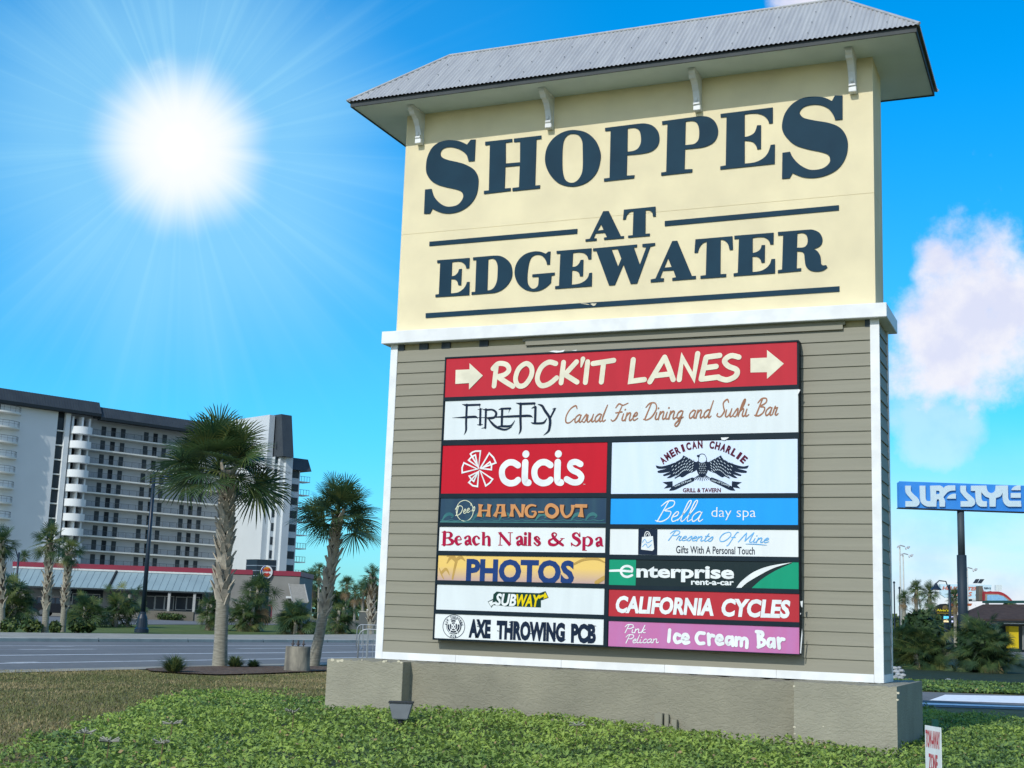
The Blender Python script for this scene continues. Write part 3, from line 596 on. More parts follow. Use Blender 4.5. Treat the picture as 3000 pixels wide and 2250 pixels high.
i = Ink(PL(CY), 0.002, 0.0002)            # aluminium showing where the black film has torn
zz = zone(PL(CY), 0, 0, 1)
for q in ([(1608,1030),(1622,1027),(1640,1028),(1655,1025),(1650,1031),(1630,1033)],[(1675,1027),(1690,1025),(1688,1028)],[(2338,1140),(2345,1142),(2340,1152),(2336,1158)],[(2112,1282),(2136,1281),(2130,1286),(2122,1290),(2114,1288)],[(2345,1762),(2352,1760),(2351,1780),(2347,1776)],[(2344,1800),(2346,1800),(2347,1796),(2345,1796)],[(2346,1880),(2350,1840),(2351,1860),(2347,1915),(2344,1913)]):
    i = Ink(PL(CY), 0.002, 0.0002); i.zf(zz, q); i.build('torn_film', M('bare_aluminium', (0.72, 0.74, 0.74), metal=0.3, rough=0.5, spec=0.1), cab)

def ink(h=0.003): return Ink(PL(CY+0.014), h, 0.0003)
def done(i, key, mat, name='lettering'): return i.build(name, mat, pan[key])
m_cr = M('cream_vinyl', cream, rough=0.5, spec=0.1); m_wv = M('white_vinyl', (0.80, 0.84, 0.84), rough=0.5, spec=0.1); m_nv = M('navy_vinyl', (0.010, 0.022, 0.048), rough=0.5, spec=0.1)
i = ink()
w = 25
for st in ([(393,238),(380,348)],[(374,250),(405,222),(450,228),(464,258),(440,284),(398,296)],[(405,298),(445,325),(487,350)],
    [(728,222),(688,214),(645,245),(624,305),(645,345),(690,336),(733,302)],[(772,215),(758,330)],[(845,212),(778,285)],[(782,285),(848,326)],[(908,212),(895,328)],[(938,222),(1055,204)],[(998,216),(985,326)],
    [(1165,200),(1150,322),(1228,312)],[(1258,325),(1300,255),(1342,186)],[(1342,186),(1368,250),(1390,312)],[(1285,290),(1378,280)],[(1424,312),(1442,190),(1505,302),(1528,166)],
    [(1652,176),(1578,186)],[(1575,190),(1548,308)],[(1572,246),(1632,238)],[(1548,310),(1645,298)],[(1760,186),(1715,178),(1680,205),(1700,236),(1748,258),(1742,292),(1695,314),(1650,304)]):
    sharp = len(st) == 2 or st[0] in ((1165,200),(1424,312)); i.zs(z1, st, w, smooth=not sharp)
i.zs(z1, [(562,222),(592,245),(590,292),(555,342),(518,346),(502,308),(520,252)], w, closed=True)
i.zs(z1, [(882,196,24),(872,240,8)], 20)
i.zf(z1, [(165,258),(243,255),(243,220),(318,290),(240,368),(240,332),(163,337)]); i.zf(z1, [(1825,192),(1918,188),(1918,145),(2013,222),(1918,308),(1918,270),(1825,272)])
done(i, 'rock', m_cr)
i = ink()
for st in ([(205,190,46),(190,560,46),(188,740,40),(145,840,4)],[(105,182,8),(185,200,44),(485,190,40)],[(482,175,20),(486,265,4)],[(-110,472,4),(60,466,24),(200,460,44),(390,452,44),(445,490,4)],
    [(500,285,46),(492,620,46)],[(445,292,8),(500,285,18),(550,278,8)],[(430,620,8),(490,628,26),(550,614,8)],[(620,290,46),(605,690,40)],[(520,700,4),(605,684,24)],[(560,292,14),(640,300,34),(750,296,34),(825,340,44),(840,400,46),(800,460,42),(720,486,34),(650,490,16)],
    [(670,490,20),(760,600,46),(860,680,46),(1000,726,40),(1090,712,32),(1180,668,4)],[(445,468,8),(650,465,14),(850,455,26),(1100,445,40),(1350,435,44),(1560,430,44),(1630,465,4)],[(970,280,46),(960,650,46)],[(890,297,4),(950,275,34),(1145,270,40)],[(1143,260,16),(1108,365,3)],
    [(880,655,10),(980,655,40),(1140,650,38),(1200,600,24),(1245,525,4)],[(1370,165,46),(1365,500,46),(1368,730,40),(1325,830,4)],[(1270,152,6),(1360,172,44),(1670,160,42)],[(1668,150,18),(1670,222,6)],[(1690,240,46),(1680,580,46)],[(1600,270,4),(1650,243,24),(1700,240,30)],
    [(1595,575,8),(1660,590,34),(1840,585,38),(1900,540,28),(1940,475,4)],[(1740,180,6),(1830,212,44),(1890,310,52),(2000,490,52),(1990,700,46),(1950,780,30),(1860,850,3)],[(2050,285,6),(2100,276,34),(2135,264,8)],[(2105,285,40),(2010,470,36)]):
    i.zs(zF, st, 44, smooth=len(st) > 3)
done(i, 'fire', m_nv)
cursive_words('fire', M('brown_vinyl', (0.36, 0.17, 0.10), rough=.5, spec=.1), z1, 'Casual Fine Dining and Sushi Bar', (772,556), (1975,512), 40, 7)
# scarlet pizza panel
i = ink()
for dx, dy in ((0, 0), (383, -2)):
    i.zs(z2, [(1078+dx,335+dy),(1020+dx,302+dy),(955+dx,308+dy),(898+dx,365+dy),(888+dx,440+dy),(915+dx,510+dy),(975+dx,545+dy),(1040+dx,538+dy),(1078+dx,508+dy)], 66)
    i.zs(z2, [(1163+dx,300+dy),(1157+dx,480+dy),(1168+dx,530+dy),(1200+dx,540+dy)], 70)
    c = z2(1170+dx, 203+dy); u = z2(1211+dx, 203+dy)[0]-c[0]; i.fill([[(c[0]+u*math.cos(t*.2618), c[1]+u*math.sin(t*.2618)) for t in range(24)]])
i.zs(z2, [(1815,322),(1760,296),(1705,308),(1690,350),(1722,392),(1790,425),(1825,475),(1795,528),(1725,535),(1650,498)], 62)
i.text('TM', z2(1845,562), z2(1870,563), 0.012, bold=.02)
for q in ([(1120,520),(870,110),(930,60),(1030,22),(1195,15),(1130,560)],[(1130,540),(810,315),(900,210),(1030,145),(1090,450)],[(660,400),(1090,600),(605,720),(600,560)],[(1200,560),(1480,85),(1620,230),(1695,400),(1240,565)],[(1230,585),(1500,370),(1555,480),(1550,620)],[(1190,660),(1590,930),(1500,1050),(1370,1145)],[(1120,690),(835,830),(900,935),(980,1000)],[(1140,680),(820,1035),(950,1140),(1100,1165)]):
    i.zs(zP, q, 46, closed=True, smooth=False)
done(i, 'cici', m_wv)
# eagle panel
i = ink(); Cc = Vector(z3(1046, 768)); Rr = (Vector(z3(1046, 150))-Cc).length
def arc_text(i, body, a0, a1, r, cap, bold=0.0, flip=False):
    n = len(body)
    for k, chx in enumerate(body):
        if chx == ' ': continue
        a = rad(a0+(a1-a0)*k/(n-1)); wch = cap*(0.34 if chx == 'I' else 0.62)
        c = Cc+Vector((math.sin(a), math.cos(a)))*(r if not flip else -r); t = Vector((math.cos(a), -math.sin(a))) if not flip else Vector((math.cos(a), -math.sin(a)))
        i.text(chx, c-t*wch/2, c+t*wch/2, cap, bold=bold)
arc_text(i, 'AMERICAN CHARLIE', -41, 41.5, Rr*0.957, abs(z3(0, 75)[1]-z3(0, 0)[1]), bold=0.045)
done(i, 'char', M('maroon_vinyl', (0.10, 0.008, 0.03), rough=.5, spec=.1)); i = ink(); i.text('GRILL & TAVERN', z3(853,619), z3(1232,619), 0.06, bold=0.03); done(i, 'char', M('maroon_vinyl', (0.10, 0.008, 0.03), rough=.5, spec=.1))
i = ink(0.0035)
for sg in (1, -1):
    f = lambda p: (1046+sg*(1046-p[0]),)+p[1:]
    i.zf(z3, [f(p) for p in [(1010,300),(985,318,1),(930,290,1),(858,252),(838,285,1),(780,320,1),(715,345,1),(640,362,1),(582,352),(600,382,1),(660,385,1),(715,380),(610,405,1),(608,425,1),(660,425,1),(735,412),(655,445),(668,458,1),(740,440),(692,478),(730,475,1),(795,445),(770,488),(820,462,1),(850,470,1),(915,430,1),(985,400,1),(1015,330)]])
    i.zf(z3, [f(p) for p in [(650,520),(750,510),(752,572),(730,572),(665,582),(700,548)]])
    i.zs(z3, [f(p) for p in [(722,600,8),(765,578,38),(850,535,40),(950,492,36)]], 40)
i.zf(z3, [(1000,310),(1046,325,1),(1092,310),(1105,380,1),(1085,440,1),(1046,470,1),(1008,440,1),(988,380,1)])
i.zf(z3, [(990,258),(1005,246,1),(1022,252),(1020,270),(1000,268)])
i.zs(z3, [(1012,300),(1008,262),(1035,238),(1070,245),(1088,280),(1090,305)], 5)
for a in range(-4, 5): i.zs(z3, [(1046+a*9, 452), (1046+a*23, 505-abs(a)*4)], 5)
done(i, 'char', m_nv, 'emblem')
i = ink(0.012)
for sg in (1, -1):
    f = lambda p: (1046+sg*(1046-p[0]),)+p[1:]
    for r_ in range(5):
        for k in range(6+r_):
            t = (k+.5)/(6+r_); x = 985-(270-r_*18)*t*.95-r_*6; y = 305+r_*26+t*(18+r_*8)-40*math.sin(math.pi*min(1, t*1.25))
            i.zs(z3, [f(p) for p in [(x, y, 5), (x-7, y+9, 6), (x-15, y+15, 3)]], 5)
for r_ in range(5):
    for k in range(4): i.zs(z3, [(1018+k*18+(r_%2)*8, 335+r_*22, 4), (1024+k*18+(r_%2)*8, 344+r_*22, 4)], 4)
i.text('Love Of Food', z3(775,568), z3(940,508), 0.030, bold=.02); i.text('Love Of Country', z3(1140,505), z3(1322,565), 0.030, bold=.02)
done(i, 'char', M('pale_vinyl', (0.55, 0.65, 0.72), rough=.5, spec=.1), 'emblem')
# wave panel
i = ink()
i.zs(z2, [(450+100*math.cos(t*.2618), 870+122*math.sin(t*.2618)) for t in range(24)], 7, closed=True)
cursive(i, z2, "Dee's", (335,932), (575,868), 46, 9, 0.25); done(i, 'hang', M('pale_cream_vinyl', (0.74, 0.76, 0.55), rough=.5, spec=.1))
hl = ([(640,795,56),(635,830,36),(632,880,34),(625,940,58)],[(745,795,52),(738,830,36),(735,880,34),(727,940,58)],[(635,868,16),(735,868,16)],[(850,805,24),(832,880,26),(805,940,46)],[(905,800,40),(908,870,38),(912,940,62)],[(830,803,16),(930,803,16)],[(835,895,14),(905,895,14)],[(1018,795,50),(1010,870,28),(1003,940,50)],[(1030,800,30),(1075,870,26),(1115,940,34)],[(1145,795,44),(1135,870,26),(1130,945,26)],
      [(1295,815,16),(1235,805,22),(1188,835,32),(1176,885,36),(1200,932,26),(1258,942,22),(1285,905,30),(1285,880,16)],[(1290,880,14),(1240,880,14)],[(1318,885,18),(1385,885,18)],[(1600,800,48),(1600,880,32),(1640,942,26),(1695,920,26),(1722,860,28),(1728,803,44)],[(1752,813,34),(1895,815,34)],[(1825,815,24),(1828,880,32),(1820,945,64)])
for off, mt, hh in ((6, M('shadow_brown_vinyl', (0.05, 0.022, 0.02)), 0.003), (0, M('orange_vinyl', (0.62, 0.29, 0.115), rough=.5, spec=.1), 0.011)):
    i = ink(hh)
    for st in hl: i.zs(z2, [(p[0]+off, p[1]+off, p[2]+off) for p in st], 30, smooth=len(st) > 3, cap=False)
    i.zs(z2, [(1480+off,805+off),(1535+off,840+off),(1540+off,900+off),(1488+off,942+off),(1428+off,918+off),(1413+off,860+off),(1435+off,815+off)], 36+off, closed=True)
    done(i, 'hang', mt)
i = ink(0.0025)
for x in (180, 540, 850, 1280, 1700, 1870): i.zs(z2, [(x,990,6),(x+40,930,30),(x+90,908,34),(x+130,930,22),(x+110,955,8)], 20)
i.zs(z2, [(170+60*k, 982+(8 if k % 2 else -4)) for k in range(33)], 7); i.zs(z2, [(165,1000,14),(2110,1020,14)], 12)
done(i, 'hang', M('teal_wave_vinyl', (0.035, 0.14, 0.16), (0.06, 0.2, 0.2), rough=.5, spec=.1), 'wave')
i = ink()
cursive(i, z3, 'Be22a', (565,912), (1035,910), 92, 10, 0.42)
i.text('day spa', z3(1138,866), z3(1580,868), abs(z3(0,98)[1]-z3(0,0)[1]), bold=-0.008); done(i, 'bell', m_wv)
# nails panel (bold roman letters by pen contrast)
i = ink()
def at_(dx, dy, *sts): return [[(p[0]+dx, p[1]+dy)+tuple(p[2:]) for p in s_] for s_ in sts]
lower_a = ([(455,1190,26),(480,1168,12),(506,1182,28),(510,1245,34),(532,1270,12)],[(508,1212,10),(466,1235,28),(470,1266,26),(508,1255,10)])
sts = [[(212,1125,38),(206,1268,38)],[(178,1122,9),(245,1120,9)],[(175,1271,9),(240,1272,9)],[(215,1122,9),(270,1125,16),(290,1155,38),(270,1185,18),(215,1192,10)],[(255,1192,12),(305,1230,40),(285,1264,22),(215,1272,9)],
 [(345,1214,9),(408,1212,9)],[(408,1204,14),(385,1170,12),(352,1190,28),(345,1225,36),(368,1266,26),(412,1252,7)],[(617,1194,24),(590,1168,12),(560,1190,28),(554,1225,36),(580,1268,26),(623,1252,7)],[(672,1122,32),(670,1272,32)],[(680,1196,9),(710,1172,15),(735,1192,32),(737,1272,32)],[(650,1123,7),(680,1123,7)],[(652,1273,7),(692,1274,7)],[(715,1274,7),(758,1275,7)],
 [(870,1130,11),(865,1273,11)],[(858,1128,30),(985,1276,34)],[(985,1130,11),(985,1273,11)],[(843,1126,7),(885,1126,7)],[(843,1275,7),(892,1276,7)],[(958,1128,7),(1015,1128,7)],
 [(1165,1176,32),(1162,1276,32)],[(1165,1140,34),(1165,1141,34)],[(1140,1278,7),(1186,1279,7)],[(1145,1177,7),(1170,1177,7)],[(1215,1126,32),(1212,1278,32)],[(1192,1279,7),(1236,1280,7)],[(1195,1127,7),(1220,1127,7)],[(1328,1200,20),(1305,1173,12),(1278,1193,28),(1305,1224,34),(1333,1252,28),(1305,1279,13),(1270,1250,18)],
 [(1605,1198,8),(1560,1240,20),(1510,1272,26),(1455,1262,32),(1447,1222,26),(1500,1190,14),(1530,1150,14),(1505,1130,13),(1482,1152,26),(1520,1212,34),(1605,1276,26)],[(1575,1196,7),(1625,1197,7)],
 [(1802,1170,18),(1770,1131,13),(1732,1148,28),(1735,1180,32),(1788,1215,38),(1800,1252,30),(1760,1285,13),(1712,1262,14)],[(1706,1245,16),(1708,1288,8)],[(1805,1126,8),(1805,1170,14)],[(1855,1180,32),(1852,1332,32)],[(1862,1198,9),(1898,1177,14),(1938,1206,32),(1938,1250,34),(1902,1284,14),(1862,1268,9)],[(1832,1336,7),(1888,1338,7)],[(1838,1182,7),(1860,1182,7)]]
for lo_, hi_ in ((0, 800), (800, 1400), (1400, 1660), (1660, 2300)):
  i = ink()
  for s_ in [q for q in sts+at_(0, 0, *lower_a)+at_(610, 4, *lower_a)+at_(1545, 16, *lower_a) if lo_ <= sum(p[0] for p in q)/len(q) < hi_]: i.zs(z2, s_, 30, smooth=len(s_) > 2, cap=len(s_) > 2 or s_[0][2] > 33)
  done(i, 'nail', M('crimson_vinyl', (0.42, 0.008, 0.055), rough=.5, spec=.1))
# gifts panel
i = ink(); i.zf(z5, [(410,100),(600,104),(598,360),(407,357)]); i.text('Gifts With A Personal Touch', z5(785,341), z5(1570,355), abs(z5(0,74)[1]-z5(0,0)[1]), bold=.01); done(i, 'pres', m_nv)
i = ink(0.006); i.zf(z5, [(447,182),(555,172),(567,302),(548,320),(437,306)]); i.zs(z5, [(470,178),(480,138),(500,128),(520,140),(532,174)], 7); i.zs(z5, [(483,176),(495,150),(508,148),(518,174)], 6); done(i, 'pres', m_wv, 'emblem')
cursive_words('pres', M('light_blue_vinyl', (0.13, 0.44, 0.80), rough=.5, spec=.1), z5, 'Presents Of Mine', (690,213), (1700,238), 44, 9, 0.5); i = ink(0.008); i.zs(z5, [(1480,250,4),(1580,252,8),(1690,262,3)], 6); i.zs(z5, [(450,235),(475,205),(500,240),(545,215)], 6); i.zs(z5, [(450,280),(485,250),(505,285),(540,258)], 6); done(i, 'pres', M('light_blue_vinyl', (0.13, 0.44, 0.80), rough=.5, spec=.1))
# photos
i = ink(); i.text('PHOTOS', z4(462,402), z4(1735,434), abs(z4(0,268)[1]-z4(0,0)[1]), bold=0.045); done(i, 'phot', M('royal_vinyl', (0.016, 0.052, 0.19), rough=.5, spec=.1))
i = ink(0.002)
for st in ([(305,385,20),(330,260,26),(350,180,30)],[(350,180,30),(290,130,34),(240,200,10)],[(340,170,30),(400,130,34),(450,170,10)],[(340,165,26),(320,125,26),(240,120,8)],[(200,385,10),(170,320,14),(150,260,6)],[(180,310,26),(230,270,26),(270,340,6)],[(1740,210,20),(1850,160,24),(2000,150,24),(2095,190,12)],[(2000,430,40),(2095,370,40)]): i.zs(z4, st, 20)
done(i, 'phot', M('tan_print', (0.52, 0.33, 0.09), rough=.5, spec=.1), 'emblem')
# rental panel
x0, x1, za, zb = RECT['ent']; xg = z5(385, 500)[0]
i = ink(); i.fill([[(x0, za), (xg, za), (xg, zb), (x0, zb)]]); done(i, 'ent', m_green, 'stripe'); i = ink(); g1 = [z5(*p) for p in contour([(1535,695),(1640,602,1),(1780,515,1),(1955,437)])]
i.fill([[(x1, zb), (x1, za)]+[q for q in g1 if q[1] > za-.01][:-1]+[(z5(1950,437)[0], zb)]][0:1]); done(i, 'ent', m_green, 'stripe')
i = ink(0.005); i.zf(z5, [(1385,690),(1440,620,1),(1560,530,1),(1720,470,1),(1945,434),(1760,490,1),(1600,572,1),(1490,640,1),(1435,690)])
capH = abs(z5(0,128)[1]-z5(0,0)[1])
i.text('nterprise', z5(390,578), z5(1365,594), capH, bold=0.035); done(i, 'ent', m_wv); i = ink(0.005); i.text('rent-a-car', z5(935,655), z5(1362,661), capH*.45, bold=.03)
i.zs(z5, [(125,518,20),(215,515,22),(345,525,20)], 20, smooth=False); i.zs(z5, [(345,525),(348,495),(318,474),(275,474),(242,500),(238,535),(262,568),(305,578),(348,562)], 22)
done(i, 'ent', m_wv)
# arrow wordmark
i = ink()
i.zf(zS, [(1085,66),(1362,76),(1440,50),(1478,132),(1405,160),(1382,165),(1382,254),(1055,240),(950,240),(850,226),(785,225),(765,258),(720,180),(785,148),(790,90),(830,55),(890,62)]); done(i, 'sub', M('dark_green_vinyl', (0.008, 0.045, 0.035), rough=.5, spec=.1))
i = ink(0.006); cs = abs(zS(0,150)[1]-zS(0,0)[1])
i.text('SUB', zS(812,222), zS(1072,232), cs, bold=0.035, shear=.2); i.zs(zS, [(840,205),(800,200),(770,215)], 22); i.zf(zS, [(730,185),(785,165),(778,190),(790,205),(772,222),(764,245)]); done(i, 'sub', m_wv)
i = ink(0.006); i.text('WAY', zS(1072,232), zS(1372,243), cs, bold=0.035, shear=.2); i.zs(zS, [(1365,130),(1400,110),(1432,104)], 24); i.zf(zS, [(1436,64),(1470,128),(1415,146),(1425,110),(1420,90)]); done(i, 'sub', M('yellow_vinyl', (0.80, 0.62, 0.004), rough=.5, spec=.1))
i = ink(); i.text('CALIFORNIA', z5(183,926), z5(1160,958), abs(z5(0,166)[1]-z5(0,0)[1]), bold=0.045, shear=.14); done(i, 'cali', m_wv); i = ink(); i.text('CYCLES', z5(1238,962), z5(1925,982), abs(z5(0,170)[1]-z5(0,0)[1]), bold=0.045, shear=.14); done(i, 'cali', m_wv)
# axe panel
i = ink(); ca = abs(zS(0,228)[1]-zS(0,0)[1])
for t_, p, q in (('AXE', (480,612), (752,624)), ('THROWING', (825,632), (1678,668)), ('PCB', (1755,676), (2066,686))): i = ink(); i.text(t_, zS(*p), zS(*q), ca, bold=0.06); done(i, 'axe', m_nv)
i = ink(0.0036); er = random.Random(5)
for k in range(26):
    x = er.choice([600,660,700,850,940,1000,1050,1110,1140,1220,1260,1380,1440,1500,1560,1600,1680,1770,1840,1880,1950,1990,2060])
    y = 612+(x-480)*0.047-er.uniform(8, 215); i.zs(zS, [(x-8,y,10),(x+10,y+er.uniform(-6,6),4)], 8)
ccx, ccy = 297, 490
i.zs(zS, [(ccx+136*math.cos(t*.1745), ccy+144*math.sin(t*.1745)) for t in range(36)], 6, closed=True)
i.fill([[zS(ccx+93*math.cos(t*.1745), ccy+98*math.sin(t*.1745)) for t in range(36)]])
Cc = Vector(zS(ccx, ccy)); k_ = abs(zS(0,100)[1]-zS(0,0)[1])/100
arc_text(i, 'AXE THROWING', -78, 78, 100*k_, 32*k_, bold=.03); arc_text(i, 'PCB', 14, -14, 134*k_, 28*k_, bold=.03, flip=True)
done(i, 'axe', m_nv)
i = ink(0.012)
for r in (80, 52, 28): i.zs(zS, [(ccx+r*math.cos(t*.1745), ccy+r*1.05*math.sin(t*.1745)) for t in range(36)], 7, closed=True)
i.zs(zS, [(240,575,8),(350,410,14)], 10); i.zs(zS, [(350,575,8),(240,410,14)], 10)
i.zf(zS, [(222,430),(262,402),(275,445),(235,470)]); i.zf(zS, [(330,402),(372,430),(360,470),(318,445)]); done(i, 'axe', m_wv, 'emblem')
# ice cream panel
i = ink()
for st in ([(722,1108),(712,1222)],[(822,1162),(788,1150),(770,1192),(790,1232),(828,1222)],[(850,1205),(903,1190),(893,1157),(862,1158),(850,1200),(872,1238),(912,1230)],[(1066,1142),(1012,1140),(987,1190),(1012,1240),(1062,1240)],[(1108,1150),(1115,1252)],[(1115,1190),(1135,1163),(1162,1168)],[(1190,1215),(1243,1200),(1233,1168),(1205,1168),(1188,1212),(1212,1250),(1252,1242)],[(1338,1185),(1300,1182),(1287,1222),(1310,1250),(1340,1222)],[(1345,1180),(1352,1262)],[(1385,1185),(1385,1262)],[(1388,1208),(1412,1188),(1436,1206),(1436,1265)],[(1440,1210),(1466,1192),(1492,1212),(1490,1282)],[(1605,1125),(1612,1274)],[(1588,1125),(1640,1132),(1648,1162),(1612,1190)],[(1615,1195),(1662,1212),(1660,1252),(1605,1278)],[(1755,1202),(1716,1200),(1702,1245),(1725,1274),(1755,1245)],[(1760,1198),(1766,1278)],[(1805,1192),(1815,1288)],[(1816,1225),(1836,1200),(1860,1202)]): i.zs(z5, st, 32)
done(i, 'ice', m_wv); i = ink(); cursive(i, z5, 'Pink', (258,1135), (478,1138), 37, 8.5, 0.3); done(i, 'ice', m_wv); i = ink(); cursive(i, z5, 'Pelican', (268,1238), (610,1236), 37, 8.5, 0.3); done(i, 'ice', m_wv)

# electrical boxes screwed to the plinth's recessed face
PM = PL(-GY+RC); b = MB()
for u0, u1, v0, v1, d in ((1923,1946,2088,2132,0.10),(1950,1962,2092,2128,0.06),(1972,1987,2107,2135,0.08)):
    b = MB(); a, c = PM.px(u0, v0), PM.px(u1, v1); b.box(a[0], c[0], -GY+RC-d, -GY+RC+.004, c[1]-.1, a[1]); b.build('junction_box', M('stucco_paint', (0.27, 0.26, 0.20), scale=5), sign, bevel=0.006)
p = PM.px(1967, 2120); b = MB(); b.tube([(p[0], -GY+RC-.04, p[1]-.25), (p[0], -GY+RC-.04, p[1])], 0.018, 8); b.build('conduit', M('stucco_paint', (0.27, 0.26, 0.20)), sign)
# ------------------------------------------------------------------ TERRAIN, ROAD, LAWN
def wmat(name, cols, scales, rough=0.95, bump=0.0, bsc=40):   # layered ground colour: cols[0] base, then (colour, noise scale, lo, hi)
    m = bpy.data.materials.new(name); m.use_nodes = True; nt = m.node_tree; N, L = nt.nodes, nt.links; b = N['Principled BSDF']
    b.inputs['Roughness'].default_value = rough; b.inputs['Specular IOR Level'].default_value = 0.1
    tc = N.new('ShaderNodeTexCoord'); cur = None
    for c, s_, lo, hi in scales:
        n = N.new('ShaderNodeTexNoise'); n.inputs['Scale'].default_value = s_; n.inputs['Detail'].default_value = 7; n.inputs['Roughness'].default_value = .62; L.new(tc.outputs['Object'], n.inputs['Vector'])
        r = N.new('ShaderNodeValToRGB'); r.color_ramp.elements[0].position = lo; r.color_ramp.elements[1].position = hi; L.new(n.outputs['Fac'], r.inputs[0])
        x = N.new('ShaderNodeMix'); x.data_type = 'RGBA'; L.new(r.outputs[0], x.inputs[0]); x.inputs[7].default_value = (*c, 1)
        if cur is None: x.inputs[6].default_value = (*cols, 1)
        else: L.new(cur, x.inputs[6])
        cur = x.outputs[2]
    L.new(cur, b.inputs['Base Color'])
    if bump:
        n = N.new('ShaderNodeTexNoise'); n.inputs['Scale'].default_value = bsc; n.inputs['Detail'].default_value = 5; L.new(tc.outputs['Object'], n.inputs['Vector'])
        p = N.new('ShaderNodeBump'); p.inputs['Strength'].default_value = bump; p.inputs['Distance'].default_value = .04; L.new(n.outputs['Fac'], p.inputs['Height']); L.new(p.outputs[0], b.inputs['Normal'])
    return m
m_lawn = wmat('lawn', (0.22, 0.185, 0.085), [((0.10, 0.12, 0.035), 0.16, .42, .62), ((0.27, 0.215, 0.12), 1.1, .46, .68), ((0.085, 0.085, 0.04), 7, .52, .72), ((0.30, 0.25, 0.15), 19, .56, .75)], bump=.6, bsc=30)
m_green = wmat('green_verge', (0.11, 0.15, 0.045), [((0.075, 0.115, 0.035), 0.5, .4, .65), ((0.16, 0.175, 0.07), 2.2, .5, .72)], bump=.5, bsc=12)
m_asph = wmat('asphalt', (0.185, 0.19, 0.19), [((0.145, 0.152, 0.155), 0.22, .4, .65), ((0.225, 0.23, 0.23), 6, .5, .75)], rough=.85, bump=.15, bsc=60)
m_conc = wmat('concrete', (0.36, 0.345, 0.29), [((0.27, 0.265, 0.23), 0.8, .4, .65), ((0.43, 0.41, 0.35), 4, .5, .75)], rough=.9, bump=.15)
m_paint = M('road_paint', (0.68, 0.70, 0.70), (0.50, 0.52, 0.53), scale=3, rough=.7)
m_verge_shade = wmat('shaded_verge', (0.028, 0.048, 0.030), [((0.045, 0.06, 0.03), 0.6, .45, .65), ((0.018, 0.03, 0.022), 3, .45, .65)], bump=.6, bsc=14)  # dark tones put the shade over the right verge into its colour

vs = []; fs = []; NA, NR = 220, 96; r0, r1 = 3.0, 3200.0
vs.append((CAM.x, CAM.y, H(CAM.x, CAM.y)))
for j in range(NR):
    r = r0*(r1/r0)**(j/(NR-1))
    for k in range(NA):
        a = 2*math.pi*k/NA; x, y = CAM.x+r*math.cos(a), CAM.y+r*math.sin(a); vs.append((x, y, H(x, y)))
for k in range(NA): fs.append((0, 1+k, 1+(k+1) % NA))
for j in range(NR-1):
    for k in range(NA): a, c = 1+j*NA+k, 1+j*NA+(k+1) % NA; fs.append((a, a+NA, c+NA, c))
b = MB(); b.add(vs, fs); g = b.build('ground', m_lawn, smooth=True); tag(g, kind='structure')

RO = gp(550, 1882); RD = gp(950, 1883)-RO; RD.z = 0; RD.normalize(); RN = Vector((-RD.y, RD.x, 0))
if RN.dot(_f) < 0: RN = -RN
def off(*uv): return sum((gp(*p)-RO).dot(RN) for p in uv)/len(uv)
def RP(s, t, z=0.0): p = RO+RD*s+RN*t; return Vector((p.x, p.y, H(p.x, p.y)+z))
def strip(t0, t1, s0, s1, z, step=6.0, nt=1):
    b = MB(); n = max(1, int((s1-s0)/step)); v = [RP(s0+(s1-s0)*i/n, t0+(t1-t0)*j/nt, z) for i in range(n+1) for j in range(nt+1)]
    b.add(v, [(i*(nt+1)+j, (i+1)*(nt+1)+j, (i+1)*(nt+1)+j+1, i*(nt+1)+j+1) for i in range(n) for j in range(nt)]); return b
T_near = off((550,1953)); T_back = off((550,1864),(950,1869)); T_top = off((550,1874),(950,1876))
tag(strip(T_near, 0.0, -160, 260, 0.012, nt=6).build('road', m_asph), kind='structure')
tag(strip(T_near-0.9, T_near+0.02, -160, 260, 0.02).build('gutter', m_conc), kind='structure')
b = MB(); v = []; n = 105
for i in range(n+1):
    s_ = -160+4*i; v += [RP(s_, 0, 0), RP(s_, 0.02, 0.15), RP(s_, 0.22, 0.165), RP(s_, 0.24, 0.15)]
b.add(v, [(4*i+j, 4*(i+1)+j, 4*(i+1)+j+1, 4*i+j+1) for i in range(n) for j in range(3)])
tag(b.build('kerb', M('kerb_concrete', (0.52, 0.50, 0.42), (0.42, 0.40, 0.34), scale=1.5)), kind='structure')
tag(strip(0.24, max(3.2, T_back), -160, 260, 0.152, nt=2).build('pavement', m_conc), kind='structure')
b = MB()
for i in range(-20, 30): b.add([RP(i*6.1+q, .03, .17) for q in (0, .05)]+[RP(i*6.1+q, -.012, .0) for q in (.05, 0)], [(0, 1, 2, 3)])
tag(b.build('kerb_joint', M('joint_dark', (0.06, 0.07, 0.07))), kind='structure')
for k, (p, q, w) in enumerate((((550,1891.4),(936,1893.4),.24),((550,1901.5),(900,1900.5),.26),((550,1915.8),(936,1913),.34),((550,1934.7),(936,1931),.26))):
    t = off(p, q)
    if k == 1:
        db = MB()
        for s_ in range(-150, 250, 12): e_ = strip(t-w/2, t+w/2, s_, s_+3.6, 0.018); db.add(e_.v, e_.f)
        tag(db.build('road_marking', m_paint), kind='structure')
        tag(strip(t-.07, t+.07, -160, 260, 0.0165).build('road_marking', M('worn_paint', (0.30, 0.32, 0.34))), kind='structure')
    else: tag(strip(t-w/2, t+w/2, -160, 260, 0.018).build('road_marking', m_paint), kind='structure')
T_v = max(3.2, T_back)
tag(strip(T_v, T_v+24, -160, 300, 0.03, 3, nt=10).build('verge', m_green), kind='structure')
tag(strip(T_v+20, T_v+85, -160, 300, 0.05, 3, nt=36).build('car_park', m_asph), kind='structure')
